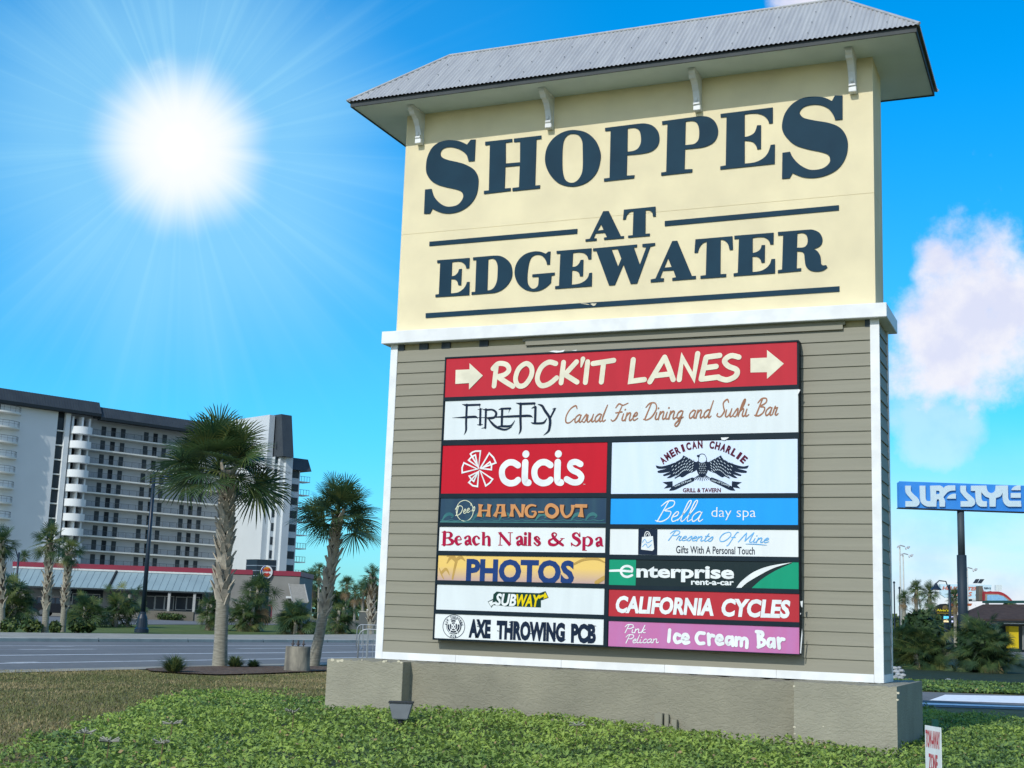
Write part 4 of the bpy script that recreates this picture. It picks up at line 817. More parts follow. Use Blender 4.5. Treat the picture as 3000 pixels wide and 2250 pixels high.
# apron arrow / worn paint near the left
tag(strip(off((100,1942))-.12, off((100,1942))+.12, (gp(0,1942)-RO).dot(RD), (gp(215,1948)-RO).dot(RD), 0.02).build('road_marking', m_paint), kind='structure')
tag(strip(off((180,1895))-.14, off((180,1895))+.14, (gp(120,1894)-RO).dot(RD), (gp(235,1896)-RO).dot(RD), 0.02).build('road_marking', m_paint), kind='structure')

def drape(name, px, mat, z, kind='structure', sub=5):
    w = [gp(*p) for p in px]; n = len(w)//2      # px: top row then bottom row, same count
    v = []; f = []
    for j in range(sub+1):
        for i in range(n): p = w[i].lerp(w[n+i], j/sub); v.append((p.x, p.y, H(p.x, p.y)+z))
    for j in range(sub):
        for i in range(n-1): f.append((j*n+i, j*n+i+1, (j+1)*n+i+1, (j+1)*n+i))
    b = MB(); b.add(v, f); return tag(b.build(name, mat), kind=kind)
m_mulch = wmat('mulch', (0.165, 0.118, 0.088), [((0.09, 0.062, 0.046), 5, .4, .6), ((0.26, 0.195, 0.145), 11, .52, .7)], bump=1.0, bsc=25)
drape('mulch_bed', [(425,1962),(520,1957),(640,1955),(780,1954),(960,1955),(1030,1957), (440,1969),(540,1976),(640,1980),(780,1976),(960,1968),(1030,1966)], m_mulch, 0.035)
# drive at the right with its white hatching
drape('driveway', [(2560,2024),(2702,2028),(3000,2039),(3300,2051),(4300,2090), (2560,2066),(2702,2071),(3000,2081),(3300,2092),(4300,2132)], m_asph, 0.012)
drape('road_marking', [(2769,2037.4),(3000,2041.5),(3300,2047),(4000,2062), (2722,2054),(3000,2063),(3300,2073),(4000,2100)], M('fresh_paint', (0.95, 0.95, 0.94), rough=.6), 0.019)
drape('road_marking', [(2560,2055),(2702,2061),(3000,2071.5),(3300,2082), (2560,2060),(2702,2066),(3000,2075),(3300,2086)], M('fresh_paint', (0.9, 0.9, 0.9)), 0.019)
drape('verge', [(2590,1925),(2800,1932),(3000,1935),(3200,1945), (2590,2022),(2800,2028),(3000,2036),(3200,2044)], m_verge_shade, 0.03)
drape('back_road', [(2900,1910),(3000,1912),(3200,1918), (2900,1928),(3000,1933),(3200,1942)], m_asph, 0.04)

# leafy ground cover round the sign (nobody could count it)
def inside(P, poly):
    x, y = P[:, 0], P[:, 1]; r = np.zeros(len(P), bool); n = len(poly)
    for i in range(n):
        x0, y0 = poly[i]; x1, y1 = poly[(i+1) % n]
        c = ((y0 > y) != (y1 > y)) & (x < (x1-x0)*(y-y0)/(y1-y0+1e-12)+x0); r ^= c
    return r
rng = np.random.default_rng(11)
lat = rng.random((64, 64))
def vnoise(x, y, s):
    x, y = x*s+100, y*s+100; xi, yi = np.floor(x).astype(int), np.floor(y).astype(int); fx, fy = x-xi, y-yi; fx = fx*fx*(3-2*fx); fy = fy*fy*(3-2*fy)
    g = lambda a, c: lat[a % 64, c % 64]
    return (g(xi, yi)*(1-fx)+g(xi+1, yi)*fx)*(1-fy)+(g(xi, yi+1)*(1-fx)+g(xi+1, yi+1)*fx)*fy
Hn = lambda x, y: 0.16*np.exp(-((x-3.0)/3.0)**2-((y+1.6)/1.8)**2)
def quads(name, mats, C, U, V, mi, kind, label, shape=None):   # many small leaves: centre, half-length vector, half-width vector
    n = len(C); P = np.empty((n, 4, 3)); P[:, 0] = C-U; P[:, 1] = C+V-U*.1; P[:, 2] = C+U; P[:, 3] = C-V-U*.1
    me = bpy.data.meshes.new(name); me.vertices.add(n*4); me.vertices.foreach_set('co', P.reshape(-1)); me.loops.add(n*4); me.loops.foreach_set('vertex_index', np.arange(n*4, dtype=np.int32))
    me.polygons.add(n); me.polygons.foreach_set('loop_start', np.arange(0, n*4, 4, dtype=np.int32)); me.polygons.foreach_set('loop_total', np.full(n, 4, dtype=np.int32))
    for m in mats: me.materials.append(m)
    me.polygons.foreach_set('material_index', mi.astype(np.int32)); me.update(); me.validate()
    o = bpy.data.objects.new(name, me); COL.objects.link(o); return tag(o, label, None, None, kind)
left = [gp(*p) for p in ((-60,2300),(40,2252),(62,2194),(190,2163),(339,2113),(416,2074),(493,2054),(588,2041),(680,2039),(768,2041),(904,2053),(952,2050))]
right = [gp(*p) for p in ((2703,2082),(2790,2098),(2900,2108),(3000,2124),(3200,2140))]
gpoly = [(p.x, p.y) for p in left]+[(-.25, .9), (7.7, 1.6)]+[(p.x, p.y) for p in right]+[(15.5, -9.5), (-1, -9.5)]
gx = [p[0] for p in gpoly]; gy = [p[1] for p in gpoly]
m_lf = [M('cover_leaf_bright', (0.34, 0.46, 0.095), (0.28, 0.395, 0.08), scale=1.3, rough=.55, spec=.25, tr=.25), M('cover_leaf', (0.225, 0.335, 0.080), (0.18, 0.28, 0.065), scale=1.3, rough=.55, spec=.25, tr=.25), M('cover_leaf_deep', (0.11, 0.19, 0.062), (0.085, 0.155, 0.05), scale=1.3, rough=.55, spec=.25, tr=.2)]
m_lf.append(M('cover_leaf_dead', (0.30, 0.22, 0.11), rough=.8))
def cover(n, poly, hmax, size, name, label, mats=m_lf, thr=(.62, .28)):
    gx = [p[0] for p in poly]; gy = [p[1] for p in poly]
    P = np.stack([rng.uniform(min(gx), max(gx), n), rng.uniform(min(gy), max(gy), n)], 1)
    P[:, 0] += 0; e = (vnoise(P[:, 0], P[:, 1], 2.2)-.5)*.7
    Q = P+np.stack([e, e], 1)*.5; P = P[inside(Q, poly)]
    inb = (P[:, 0] > -EX-.02) & (P[:, 0] < W+EX+.02) & (P[:, 1] > -GY+.02) & (P[:, 1] < DP+GY); P = P[~inb]; dn = .6*vnoise(P[:, 0], P[:, 1], 1.7)+.4*vnoise(P[:, 0], P[:, 1], 6.1); P = P[rng.random(len(P)) < np.clip((dn-.16)/.22, .12, 1)]
    x, y = P[:, 0], P[:, 1]; k = len(x)
    hgt = hmax*(.35+.65*vnoise(x, y, 2.6))*(.45+.55*vnoise(x, y, 7)); t = rng.random(k)**.6
    C = np.stack([x, y, Hn(x, y)+hgt*t+.01], 1)
    az = rng.uniform(0, 2*np.pi, k); el = rng.normal(.35, .45, k); ln = size*rng.uniform(.6, 1.4, k)
    U = np.stack([np.cos(az)*np.cos(el), np.sin(az)*np.cos(el), np.sin(el)], 1)*ln[:, None]
    roll = rng.normal(0, .6, k); s1 = np.stack([-np.sin(az), np.cos(az), np.zeros(k)], 1); up = np.cross(U/ln[:, None], s1)
    V = (s1*np.cos(roll)[:, None]+up*np.sin(roll)[:, None])*(ln*rng.uniform(.35, .6, k))[:, None]
    q = .55*vnoise(x, y, .9)+.45*vnoise(x, y, 3.7)+rng.normal(0, .16, k)+.25*(t-.6)
    mi = np.where(q > thr[0], 0, np.where(q > thr[1], 1, 2)); mi[rng.random(k) < .02] = 3
    return quads(name, mats, C, U, V, mi, 'stuff', label)
cover(420000, gpoly, .22, .028, 'ground_cover', 'low leafy green ground cover spreading in front of the sign')
b = MB(); n_ = len(gpoly); ctr = (4, -4)       # dark green soil sheet under the leaves, darkening the gaps
bm_pts = np.stack(np.meshgrid(np.linspace(min(gx), max(gx), 70), np.linspace(min(gy), max(gy), 60), indexing='ij'), -1).reshape(-1, 2)
ins = inside(bm_pts, gpoly).reshape(70, 60); v = [(p[0], p[1], H(p[0], p[1])+.012) for p in bm_pts]
f = [(i*60+j, (i+1)*60+j, (i+1)*60+j+1, i*60+j+1) for i in range(69) for j in range(59) if ins[i, j] and ins[i+1, j] and ins[i, j+1] and ins[i+1, j+1]]
b.add(v, f); tag(b.build('soil', M('soil_green', (0.055, 0.09, 0.032), (0.04, 0.06, 0.025), scale=6), fixn=False), kind='structure')
c2 = [gp(*p) for p in ((2590,1996),(2800,2000),(3000,2010),(3200,2018),(3200,2042),(3000,2036),(2800,2030),(2590,2022))]
cover(26000, [(p.x, p.y) for p in c2], .16, .06, 'ground_cover', 'darker creeping ground cover along the far side of the drive', thr=(1.0, .66))
# dry lawn blades
nb = 130000; lp = [gp(*p) for p in ((-80,1966),(400,1964),(445,1972),(545,1979),(640,1983),(780,1979),(960,1971),(1050,1972),(1050,2060),(700,2060),(500,2075),(300,2140),(-60,2260))]
lpoly = [(p.x, p.y) for p in lp]; lx = [p[0] for p in lpoly]; ly = [p[1] for p in lpoly]
P = np.stack([rng.uniform(min(lx), max(lx), nb*2), rng.uniform(min(ly), max(ly), nb*2)], 1); P = P[inside(P, lpoly)][:nb]
x, y = P[:, 0], P[:, 1]; k = len(x); az = rng.uniform(0, 2*np.pi, k); el = rng.uniform(.35, 1.3, k); ln = rng.uniform(.012, .034, k)
U = np.stack([np.cos(az)*np.cos(el), np.sin(az)*np.cos(el), np.sin(el)], 1)*ln[:, None]; V = np.stack([-np.sin(az), np.cos(az), np.zeros(k)], 1)*(ln*.2)[:, None]
q = .6*vnoise(x, y, .23)+.4*vnoise(x, y, 1.3)+rng.normal(0, .15, k)
m_gb = [M('straw_blade', (0.37, 0.30, 0.155), (0.31, 0.25, 0.125), rough=.8), M('olive_blade', (0.26, 0.225, 0.10), (0.21, 0.185, 0.08), rough=.8), M('green_blade', (0.16, 0.17, 0.06), (0.12, 0.14, 0.048), rough=.8)]
quads('lawn_grass', m_gb, np.stack([x, y, Hn(x, y)+ln*.8*np.sin(el)], 1), U, V, np.where(q > .58, 0, np.where(q > .44, 1, 2)), 'stuff', 'dry tan and olive lawn grass between the sign and the road')

# ------------------------------------------------------------------ plants
m_fr = [M('frond_green', (0.085, 0.140, 0.045), (0.06, 0.11, 0.036), scale=2.5, rough=.5, spec=.35, tr=.35), M('frond_light', (0.18, 0.21, 0.065), (0.14, 0.175, 0.055), scale=2.5, rough=.5, spec=.35, tr=.4), M('frond_dark', (0.05, 0.10, 0.045), (0.036, 0.078, 0.036), scale=2.5, rough=.5, spec=.3, tr=.35)]
m_dead = [M('dead_frond', (0.26, 0.19, 0.10), (0.17, 0.12, 0.065), scale=3, rough=.85, tr=.2)]
m_trunk = M('palm_bark', (0.37, 0.35, 0.285), (0.22, 0.21, 0.17), scale=3, rough=.95, bump=.9, bscale=9, stretch=(1.6, 1.6, 9))
m_fibre_shade = M('trunk_fibre_shade', (0.10, 0.08, 0.055), (0.045, 0.036, 0.026), scale=9, rough=.95, bump=.8, bscale=20)  # fibre brown, darkened to hold shade between the leaf bases
m_boot = M('leaf_base', (0.48, 0.44, 0.36), (0.29, 0.26, 0.21), scale=4, rough=.9, bump=.4, bscale=14)
def frond(b, o, az, el, pet, R_, n, droop, rr, mi, wk=1.0):
    d = Vector((math.cos(az)*math.cos(el), math.sin(az)*math.cos(el), math.sin(el)))
    side = Vector((-math.sin(az), math.cos(az), 0)); pts = [o+d*pet*t+Vector((0, 0, -droop*.35*pet*t*t)) for t in (0, .5, 1)]
    b.tube(pts, [.022*wk, .016*wk, .012*wk], 4, cap=False, mi=mi)
    tip = pts[-1]; fd = (pts[2]-pts[1]).normalized(); tw = rr.uniform(-.9, .9)
    up = side.cross(fd)
    if up.z < 0: up = -up
    s2 = (side*math.cos(tw)+up*math.sin(tw)).normalized(); up = fd.cross(s2)
    if up.z < 0: up = -up
    for k in range(n):
        ph = (k/(n-1)-.5)*2*rad(125)*1.0; ph += rr.uniform(-.03, .03)
        L_ = R_*(.62+.38*math.cos(ph*.6))*rr.uniform(.9, 1.06)
        ld = (fd*math.cos(ph)+s2*math.sin(ph)).normalized(); fold = up*(.22*R_*(abs(math.sin(ph))))  # cupped fan
        ws = ld.cross(up).normalized()*(L_*.025*wk*rr.uniform(.85, 1.15))
        g_ = Vector((0, 0, -1)); dr = droop*rr.uniform(.7, 1.4)
        a0 = tip; a1 = tip+ld*L_*.42+fold*.5*.42+g_*(dr*L_*.03); a2 = tip+ld*L_*.78+fold*.5*.6+g_*(dr*L_*.14); a3 = tip+ld*L_*(1.0-.04*dr)+fold*.45+g_*(dr*L_*.36)
        kf = len(b.v); b.v += [tuple(q) for q in (a0-ws*.25, a0+ws*.25, a1-ws, a1+ws, a2-ws*.75, a2+ws*.75, a3)]
        m_ = mi if rr.random() > .2 else rr.choice((0, 1, 2)) if mi < 3 else mi
        b.f += [(kf, kf+1, kf+3, kf+2), (kf+2, kf+3, kf+5, kf+4), (kf+4, kf+5, kf+6)]; b.m += [m_]*3
def trunk_mesh(base, top, r0, r1, bend, flare=1.25, n=14, rows=26, seed=1):
    b = MB(); rr = random.Random(seed); pts = []; rs = []
    for i in range(rows+1):
        t = i/rows; p = base.lerp(top, t)+bend*math.sin(math.pi*t); pts.append(p)
        rs.append((r0+(r1-r0)*t)*(1+(flare-1)*math.exp(-t*9))*(1+.025*rr.uniform(-1, 1)))
    b.tube(pts, rs, n); return b, pts, rs
def palm(base, top, r0, r1, crown, nf, label, group, boots=(.38, 1.0), nb=60, nleaf=26, bend=(0, 0, 0), seed=1, shift=(0, 0, 0), cp_=.85, name='palm_tree', boot_len=.42, emin=-42, flat=0.0, wk=1.0, dead=0):
    rr = random.Random(seed); base, top = Vector(base), Vector(top)
    t_ = thing(name, base, label, 'palm tree', group)
    b, pts, rs = trunk_mesh(base-Vector((0, 0, .15)), top, r0, r1, Vector(bend), seed=seed)
    b.m = [1 if nb and (k_//14) > boots[0]*26+1 else 0 for k_ in range(len(b.f))]; tk = b.build('trunk', [m_trunk, m_fibre_shade], t_, smooth=True)
    if nb:
        b = MB()
        for k in range(nb):
            t = boots[0]+(boots[1]-boots[0])*(k+.5)/nb; i = t*(len(pts)-1); j = min(int(i), len(pts)-2); p = pts[j].lerp(pts[j+1], i-j); r = rs[j]
            a = k*2.39996+rr.uniform(-.25, .25); d = Vector((math.cos(a), math.sin(a), 0)); sd = Vector((-d.y, d.x, 0)); up = (pts[j+1]-pts[j]).normalized()
            ln = boot_len*rr.uniform(.7, 1.25); sp = rr.uniform(.18, .40); lean = rr.uniform(-.22, .22)
            q0 = p+d*(r*.92)-up*.08*ln; q1 = p+d*(r*1.2+.02)+up*ln*.45+sd*lean*ln*.5; q2 = p+d*(r*1.2+sp*ln)+up*ln*rr.uniform(.85, 1.05)+sd*lean*ln
            w0, w1, w2 = .27*ln, .17*ln, .08*ln; th = .03
            kf = len(b.v); b.v += [tuple(z) for z in (q0-sd*w0, q0+sd*w0, q1-sd*w1, q1+sd*w1, q2-sd*w2, q2+sd*w2, q0-sd*w0-d*th, q0+sd*w0-d*th, q1-sd*w1-d*th*1.6, q1+sd*w1-d*th*1.6, q2-sd*w2-d*th, q2+sd*w2-d*th)]
            b.f += [tuple(kf+z for z in f_) for f_ in ((0,1,3,2),(2,3,5,4),(6,8,9,7),(8,10,11,9),(0,2,8,6),(2,4,10,8),(1,7,9,3),(3,9,11,5),(4,5,11,10))]; b.m += [0]*9
        o = b.build('leaf_bases', m_boot, t_); o['kind'] = 'stuff'
    b = MB(); top_d = pts[-1]
    for k in range(nf):
        f_ = (k+.5)/nf; el = rad(86-(86-emin)*f_**cp_+rr.uniform(-9, 9)); az = k*2.39996+rr.uniform(-.3, .3)
        pet = crown*rr.uniform(.26, .64)*(1-flat*max(0, math.sin(el))); R_ = crown*.48*rr.uniform(.85, 1.1)*(1-.6*flat*max(0, math.sin(el)))
        mi = 1 if rr.random() < .26 else 2 if rr.random() < .34 else 0
        frond(b, top_d+Vector(shift)+Vector((0, 0, .12*crown*(1-f_*1.6))), az, el, pet, R_, nleaf, .24+.32*f_, rr, mi, wk)
    b.build('crown', m_fr, t_, fixn=False)
    if dead:
        b = MB()
        for k in range(dead):
            az = k*2.4+rr.uniform(-.5, .5); frond(b, top_d-Vector((0, 0, .1)), az, rad(rr.uniform(-78, -45)), crown*.5, crown*.5, nleaf, 1.5, rr, 0, wk)
        b.build('dead_fronds', m_dead, t_, fixn=False)
    return t_
def palmetto(base, w, h, label, group, n=42, nleaf=16, seed=1, dead=5, stems=3, dark=0.0, fs=1.0, wkb=1.75, core=0):
    n = int(n*1.9); h *= 1.1
    rr = random.Random(seed); base = Vector(base); t_ = thing('palmetto', base, label, 'palm shrub', group)
    b = MB(); c = MB(); dd = MB(); heads = []
    for s_ in range(stems):
        a = s_*2.2+rr.uniform(0, 1); p = base+Vector((math.cos(a), math.sin(a), 0))*w*.22*rr.uniform(.3, 1.2); hh = h*rr.uniform(.35, .68)
        c.tube([p-Vector((0, 0, .1)), p+Vector((rr.uniform(-.1, .1), rr.uniform(-.1, .1), hh))], [.16, .12], 7); heads.append((p, hh))
    c.build('stem', m_trunk, t_)
    for k in range(n):
        p, hh = heads[k % len(heads)]; z = rr.uniform(.25, 1.0); az = rr.uniform(0, 2*math.pi); el = rad(rr.uniform(-35, 88)*.9)
        mi = 2 if rr.random() < .35+dark else 1 if rr.random() < .3 else 0; L_ = min(w*.5, h*.42)
        frond(b, p+Vector((0, 0, hh*z)), az, el, L_*rr.uniform(.5, .95), L_*rr.uniform(.45, .65)*fs, nleaf, .45+.4*rr.random(), rr, mi, wkb)
    b.build('crown', m_fr, t_, fixn=False)
    if core:
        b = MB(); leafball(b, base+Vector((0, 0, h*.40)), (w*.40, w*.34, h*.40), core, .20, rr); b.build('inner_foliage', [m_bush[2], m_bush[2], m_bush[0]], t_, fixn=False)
    if dead:
        for k in range(dead):
            p, hh = heads[k % len(heads)]; frond(dd, p+Vector((0, 0, hh*rr.uniform(.35, .7))), rr.uniform(0, 6.3), rad(rr.uniform(-80, -40)), min(w, h)*.26, min(w, h)*.26, nleaf, 1.5, rr, 0, 1.6)
        dd.build('dead_fronds', m_dead, t_, fixn=False)
    return t_
def leafball(b, c, r, n, sz, rr, nm=3):
    for k in range(n):
        v = Vector((rr.gauss(0, 1), rr.gauss(0, 1), rr.gauss(0, 1))).normalized(); rad_ = rr.random()**.35
        p = Vector(c)+Vector((v.x*r[0], v.y*r[1], v.z*r[2]))*rad_
        u = Vector((rr.gauss(0, 1), rr.gauss(0, 1), rr.gauss(0, 1))).normalized(); w_ = u.cross(v); w_ = w_.normalized() if w_.length > .1 else Vector((1, 0, 0)); s_ = sz*rr.uniform(.6, 1.3)
        kf = len(b.v); b.v += [tuple(p-u*s_), tuple(p+w_*s_*.6), tuple(p+u*s_), tuple(p-w_*s_*.6)]; b.f.append((kf, kf+1, kf+2, kf+3)); b.m.append(rr.randrange(nm))
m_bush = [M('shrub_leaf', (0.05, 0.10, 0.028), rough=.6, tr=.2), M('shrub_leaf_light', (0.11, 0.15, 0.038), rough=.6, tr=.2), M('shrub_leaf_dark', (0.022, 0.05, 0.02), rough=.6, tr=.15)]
def shrub(base, r, label, group, n=1500, sz=.09, seed=1, name='shrub'):
    rr = random.Random(seed); base = Vector(base); t_ = thing(name, base, label, 'shrub', group); b = MB()
    for k in range(7):
        a = rr.uniform(0, 6.28); q = rr.uniform(0, .55); leafball(b, base+Vector((math.cos(a)*r[0]*q, math.sin(a)*r[1]*q, r[2]*rr.uniform(.8, 1.15))), (r[0]*.55, r[1]*.55, r[2]*.75), n//7, sz, rr)
    b.build('foliage', m_bush, t_, fixn=False)
    c = MB()
    for k in range(5): a = k*1.26; c.tube([base, base+Vector((math.cos(a)*r[0]*.4, math.sin(a)*r[1]*.4, r[2]))], [.03, .012], 5)
    c.build('stem', m_trunk, t_); return t_
def tree(base, hh, cr, label, group, seed=1, n=3600, sz=.22):
    rr = random.Random(seed); base = Vector(base); t_ = thing('broadleaf_tree', base, label, 'tree', group); c = MB(); b = MB()
    c.tube([base-Vector((0, 0, .2)), base+Vector((.1, 0, hh*.4)), base+Vector((0, .1, hh*.75))], [.22, .16, .08], 8)
    for k in range(11):
        a = k*2.4; q = rr.uniform(.15, .85); e = base+Vector((math.cos(a)*cr*q, math.sin(a)*cr*q, hh*rr.uniform(.52, .93)-q*hh*.12))
        c.tube([base+Vector((0, 0, hh*rr.uniform(.35, .55))), e], [.07, .02], 5); s_ = cr*rr.uniform(.28, .46); leafball(b, e, (s_, s_, s_*.7), n//11, sz, rr)
    c.build('trunk', m_trunk, t_); b.build('crown', m_bush, t_, fixn=False); return t_

# two tall palms beside the sign
bA = gp(644, 1953); dA = depth(bA)
palm(bA, at(668, 1385, dA), .185, .135, 2.35, 46, 'tall straight palm with a broad crown in the mulch bed', None, boots=(.34, .97), nb=92, nleaf=34, seed=4, boot_len=.45, emin=-6, flat=.40, cp_=.62, shift=tuple(CR*-.28+CU*.10))
bB = gp(914, 1953); dB = depth(bB)
palm(bB, at(990, 1512, dB), .170, .085, 1.72, 38, 'leaning palm behind the round concrete footing', None, boots=(.36, .98), nb=78, nleaf=32, seed=9, boot_len=.36, bend=Vector(CR)*.06, emin=-12, flat=.36, cp_=.64)
# grassy clumps in the bed
def clump(u, v, hpx, label, seed, dark=0):
    rr = random.Random(seed); p = gp(u, v); k = depth(p)/FPX; t_ = thing('liriope_clump', p, label, 'plant', 'grassy clumps in the mulch bed'); b = MB(); h = hpx*k
    for i in range(340):
        a = rr.uniform(0, 6.28); e = rr.uniform(.35, 1.45); L_ = h*rr.uniform(.9, 1.45); d = Vector((math.cos(a)*math.cos(e), math.sin(a)*math.cos(e), math.sin(e))); sd = Vector((-math.sin(a), math.cos(a), 0))*.011
        o = p+Vector((math.cos(a), math.sin(a), 0))*rr.uniform(0, .25*h); m_ = o+d*L_*.6; e_ = o+d*L_*.95+Vector((math.cos(a), math.sin(a), -.6))*L_*.22
        kf = len(b.v); b.v += [tuple(q) for q in (o-sd, o+sd, m_-sd, m_+sd, e_)]; b.f += [(kf, kf+1, kf+3, kf+2), (kf+2, kf+3, kf+4)]; b.m += [rr.choice((0, 1, 1, 2)) if not dark else rr.choice((0, 2))]*2
    b.build('blades', m_fr, t_, fixn=False)
clump(509, 1972, 50, 'large arching grass clump at the left end of the mulch bed', 1); clump(688, 1957, 34, 'bright green grass clump just right of the straight palm', 2); clump(742, 1957, 24, 'smallest darkest grass clump, left of the concrete footing', 3, 1)
# concrete footing with anchor bolts
p = gp(869, 1968); k = depth(p)/FPX; t_ = thing('concrete_footing', p, 'round weathered concrete lamp footing with bolts at the foot of the leaning palm', 'concrete footing')
b = MB(); r = 37*k; hh = 73*k; b.lathe([(r*1.04, -.1), (r*1.03, .02), (r*1.0, hh*.3), (r*.985, hh*.7), (r*.97, hh-.02), (r*.95, hh)], p, 32)
b.build('footing', M('weathered_concrete', (0.30, 0.28, 0.225), (0.12, 0.115, 0.10), scale=2.2, rough=.95, bump=.5, bscale=12, stretch=(1.6, 1.6, .7), lo=.4, hi=.62), t_)
for a in range(4):
    c = p+Vector((math.cos(a*1.57+.5), math.sin(a*1.57+.5), 0))*r*.42; b = MB(); b.tube([c+Vector((0, 0, hh-.02)), c+Vector((0, 0, hh+.16))], .018, 8); b.lathe([(.05, hh+.04), (.05, hh+.075)], c, 6); b.build('anchor_bolt', M('rusty_bolt', (0.05, 0.05, 0.055), (0.12, 0.09, 0.08), scale=12), t_)
# floodlight on a stake in front of the plinth
p = gp(1172, 2138); t_ = thing('floodlight', p, 'grey box floodlight on a ground stake at the left pilaster', 'floodlight'); k = depth(p)/FPX; fl = Plane(p, _r, (0, 0, 1), Vector((0, -1, 0)))
b = MB(); X = _r; Yv = Vector((-_r.y, _r.x, 0)); z0, z1 = .13, .33
lo = [p+X*a*.095+Yv*c*.07+Vector((0, 0, z0)) for a, c in ((-1, -1), (1, -1), (1, 1), (-1, 1))]; hi = [p+X*a*.15+Yv*c*.115+Vector((0, 0, z1)) for a, c in ((-1, -1), (1, -1), (1, 1), (-1, 1))]
b.add(lo+hi, [(0, 3, 2, 1), (4, 5, 6, 7), (0, 1, 5, 4), (1, 2, 6, 5), (2, 3, 7, 6), (3, 0, 4, 7)]); b.build('housing', M('grey_cast_metal', (0.22, 0.24, 0.27), rough=.5), t_, bevel=.01)
b = MB(); b.obox(p-X*.155-Yv*.12+Vector((0, 0, z1)), X*.31, Yv*.24, Vector((0, 0, .016))); b.build('rim', M('dark_rim', (0.03, 0.035, 0.04)), t_)
b = MB(); b.tube([p-Vector((0, 0, .2)), p+Vector((0, 0, z0+.02))], .035, 8); b.build('stake', M('dark_rim', (0.03, 0.035, 0.04)), t_)
# turned notice among the leaves at the right
p0 = at(2709, 2124, 12.6); fw = Vector((_f.x, _f.y, 0)).normalized(); ang = rad(80); ex_ = (_r*math.cos(ang)-fw*math.sin(ang)); nn_ = Vector((ex_.y, -ex_.x, 0))
if nn_.dot(CAM-p0) < 0: nn_ = -nn_
t_ = thing('notice_sign', (p0.x, p0.y, H(p0.x, p0.y)), 'small white notice with red letters turned sideways at the lower right', 'sign')
b = MB(); b.obox(p0-nn_*.006, ex_*.31, nn_*.006, Vector((0, 0, -.47))); b.build('plate', M('white_plate', (0.74, 0.78, 0.79), (0.66, 0.70, 0.71), scale=9, rough=.4), t_, bevel=.002)
i = Ink(Plane(p0+nn_*.001, ex_, (0, 0, 1), nn_), .002, .0002); i.text('TOW-AWAY', (.02, -.19), (.29, -.19), .16, bold=.03); i.text('ZONE', (.07, -.40), (.24, -.40), .16, bold=.03)
i.build('lettering', M('notice_red', (0.50, 0.06, 0.08), (0.42, 0.05, 0.07), scale=14, rough=.5), t_)
b = MB(); c = p0+ex_*.155-nn_*.03; b.obox(c-_r*.028+Vector((0, 0, .06)), _r*.056, fw*.03, Vector((0, 0, -(p0.z+.2)))); b.build('post', M('green_post', (0.006, 0.06, 0.05), rough=.5), t_)
# dried flower stalks poking out of the ground cover
for k, (u, v, lab) in enumerate(((854,2148,'dried flower stalk nearest the left end of the plinth'),(495,2190,'dried flower stalk in the middle of the left ground cover'),(237,2225,'leftmost dried flower stalk in the ground cover'),(308,2255,'dried flower stalk at the lower left edge of the picture'),(466,2260,'dried flower stalk at the bottom, right of the leftmost two'),(1685,2190,'dried flower stalk in front of the middle of the plinth'))):
    rr = random.Random(k); p = gp(u, v); t_ = thing('dry_stalk', p, lab, 'plant', 'dried flower stalks in the ground cover'); b = MB(); hd = p+Vector((.02, 0, .25)); b.tube([p, hd], .006, 5); b.build('stem', m_dead[0], t_)
    b = MB()
    for q in range(15): a = rr.uniform(0, 6.28); l = rr.uniform(.03, .12); b.tube([hd, hd+Vector((math.cos(a)*l, math.sin(a)*l, rr.uniform(.0, .045)))], [.004, .009], 4)
    b.build('flower_head', M('dry_flower', (0.30, 0.30, 0.24)), t_)
# ------------------------------------------------------------------ ACROSS THE ROAD, LEFT
fwd = Vector((_f.x, _f.y, 0)).normalized()
def on(u, v): return gp(u, v)
# palms along the far verge
def far_palm(ub, vb, ut, vt, crown_px, label, seed, nb=46, nf=30, r=.17, group='palms along the far verge', **k):
    p = gp(ub, vb); d = depth(p); return palm(p, at(ut, vt, d), r, r*.95, crown_px*d/FPX, nf, label, group, nb=nb, nleaf=18, seed=seed, wk=1.5, **k)
far_palm(131, 1857, 148, 1588, 66, 'palm with a pale shaggy trunk, left of the close pair', 21, boots=(.28, .98), nb=60)
far_palm(182, 1853, 203, 1622, 58, 'palm with a darker trunk, right of the close pair', 22, boots=(.3, .98), nb=56)
far_palm(6, 1852, 4, 1592, 60, 'palm at the left edge of the picture, crown half out of frame', 23, boots=(.3, .98), nb=40)
def px_bush(ul, ur, vt, vb, label, seed, n=44, dead=5, group='palmettos along the car park', **k):
    p = gp((ul+ur)/2, vb); s_ = depth(p)/FPX; return palmetto(p, (ur-ul)*s_, (vb-vt)*s_, label, group, n=n, seed=seed, dead=dead, **k)
px_bush(-25, 88, 1648, 1832, 'tall dense palmetto clump at the left edge of the picture', 31, n=60, dead=7)
px_bush(196, 300, 1722, 1838, 'rounded palmetto left of the dark street lamp, behind the pair of palms', 32)
px_bush(300, 405, 1698, 1838, 'palmetto with upright fans touching the dark street lamp', 33, n=50)
px_bush(578, 650, 1690, 1848, 'palmetto just left of the straight palm trunk', 34)
px_bush(672, 760, 1740, 1851, 'palmetto just right of the straight palm trunk', 35, dead=10)
p = gp(742, 1850); d = depth(p); palm(p, at(758, 1738, d), .15, .15, 1.75, 34, 'short palm with a skirt of tan dead fronds below the restaurant tower', 'palms along the far verge', nb=24, nleaf=16, seed=36, wk=1.6, dead=14, emin=-40)
px_bush(812, 925, 1738, 1860, 'broad palmetto left of the leaning palm trunk', 37, n=52, dead=9)
px_bush(955, 1034, 1736, 1858, 'palmetto right of the leaning palm trunk, ringed with dead fans', 38, dead=12)
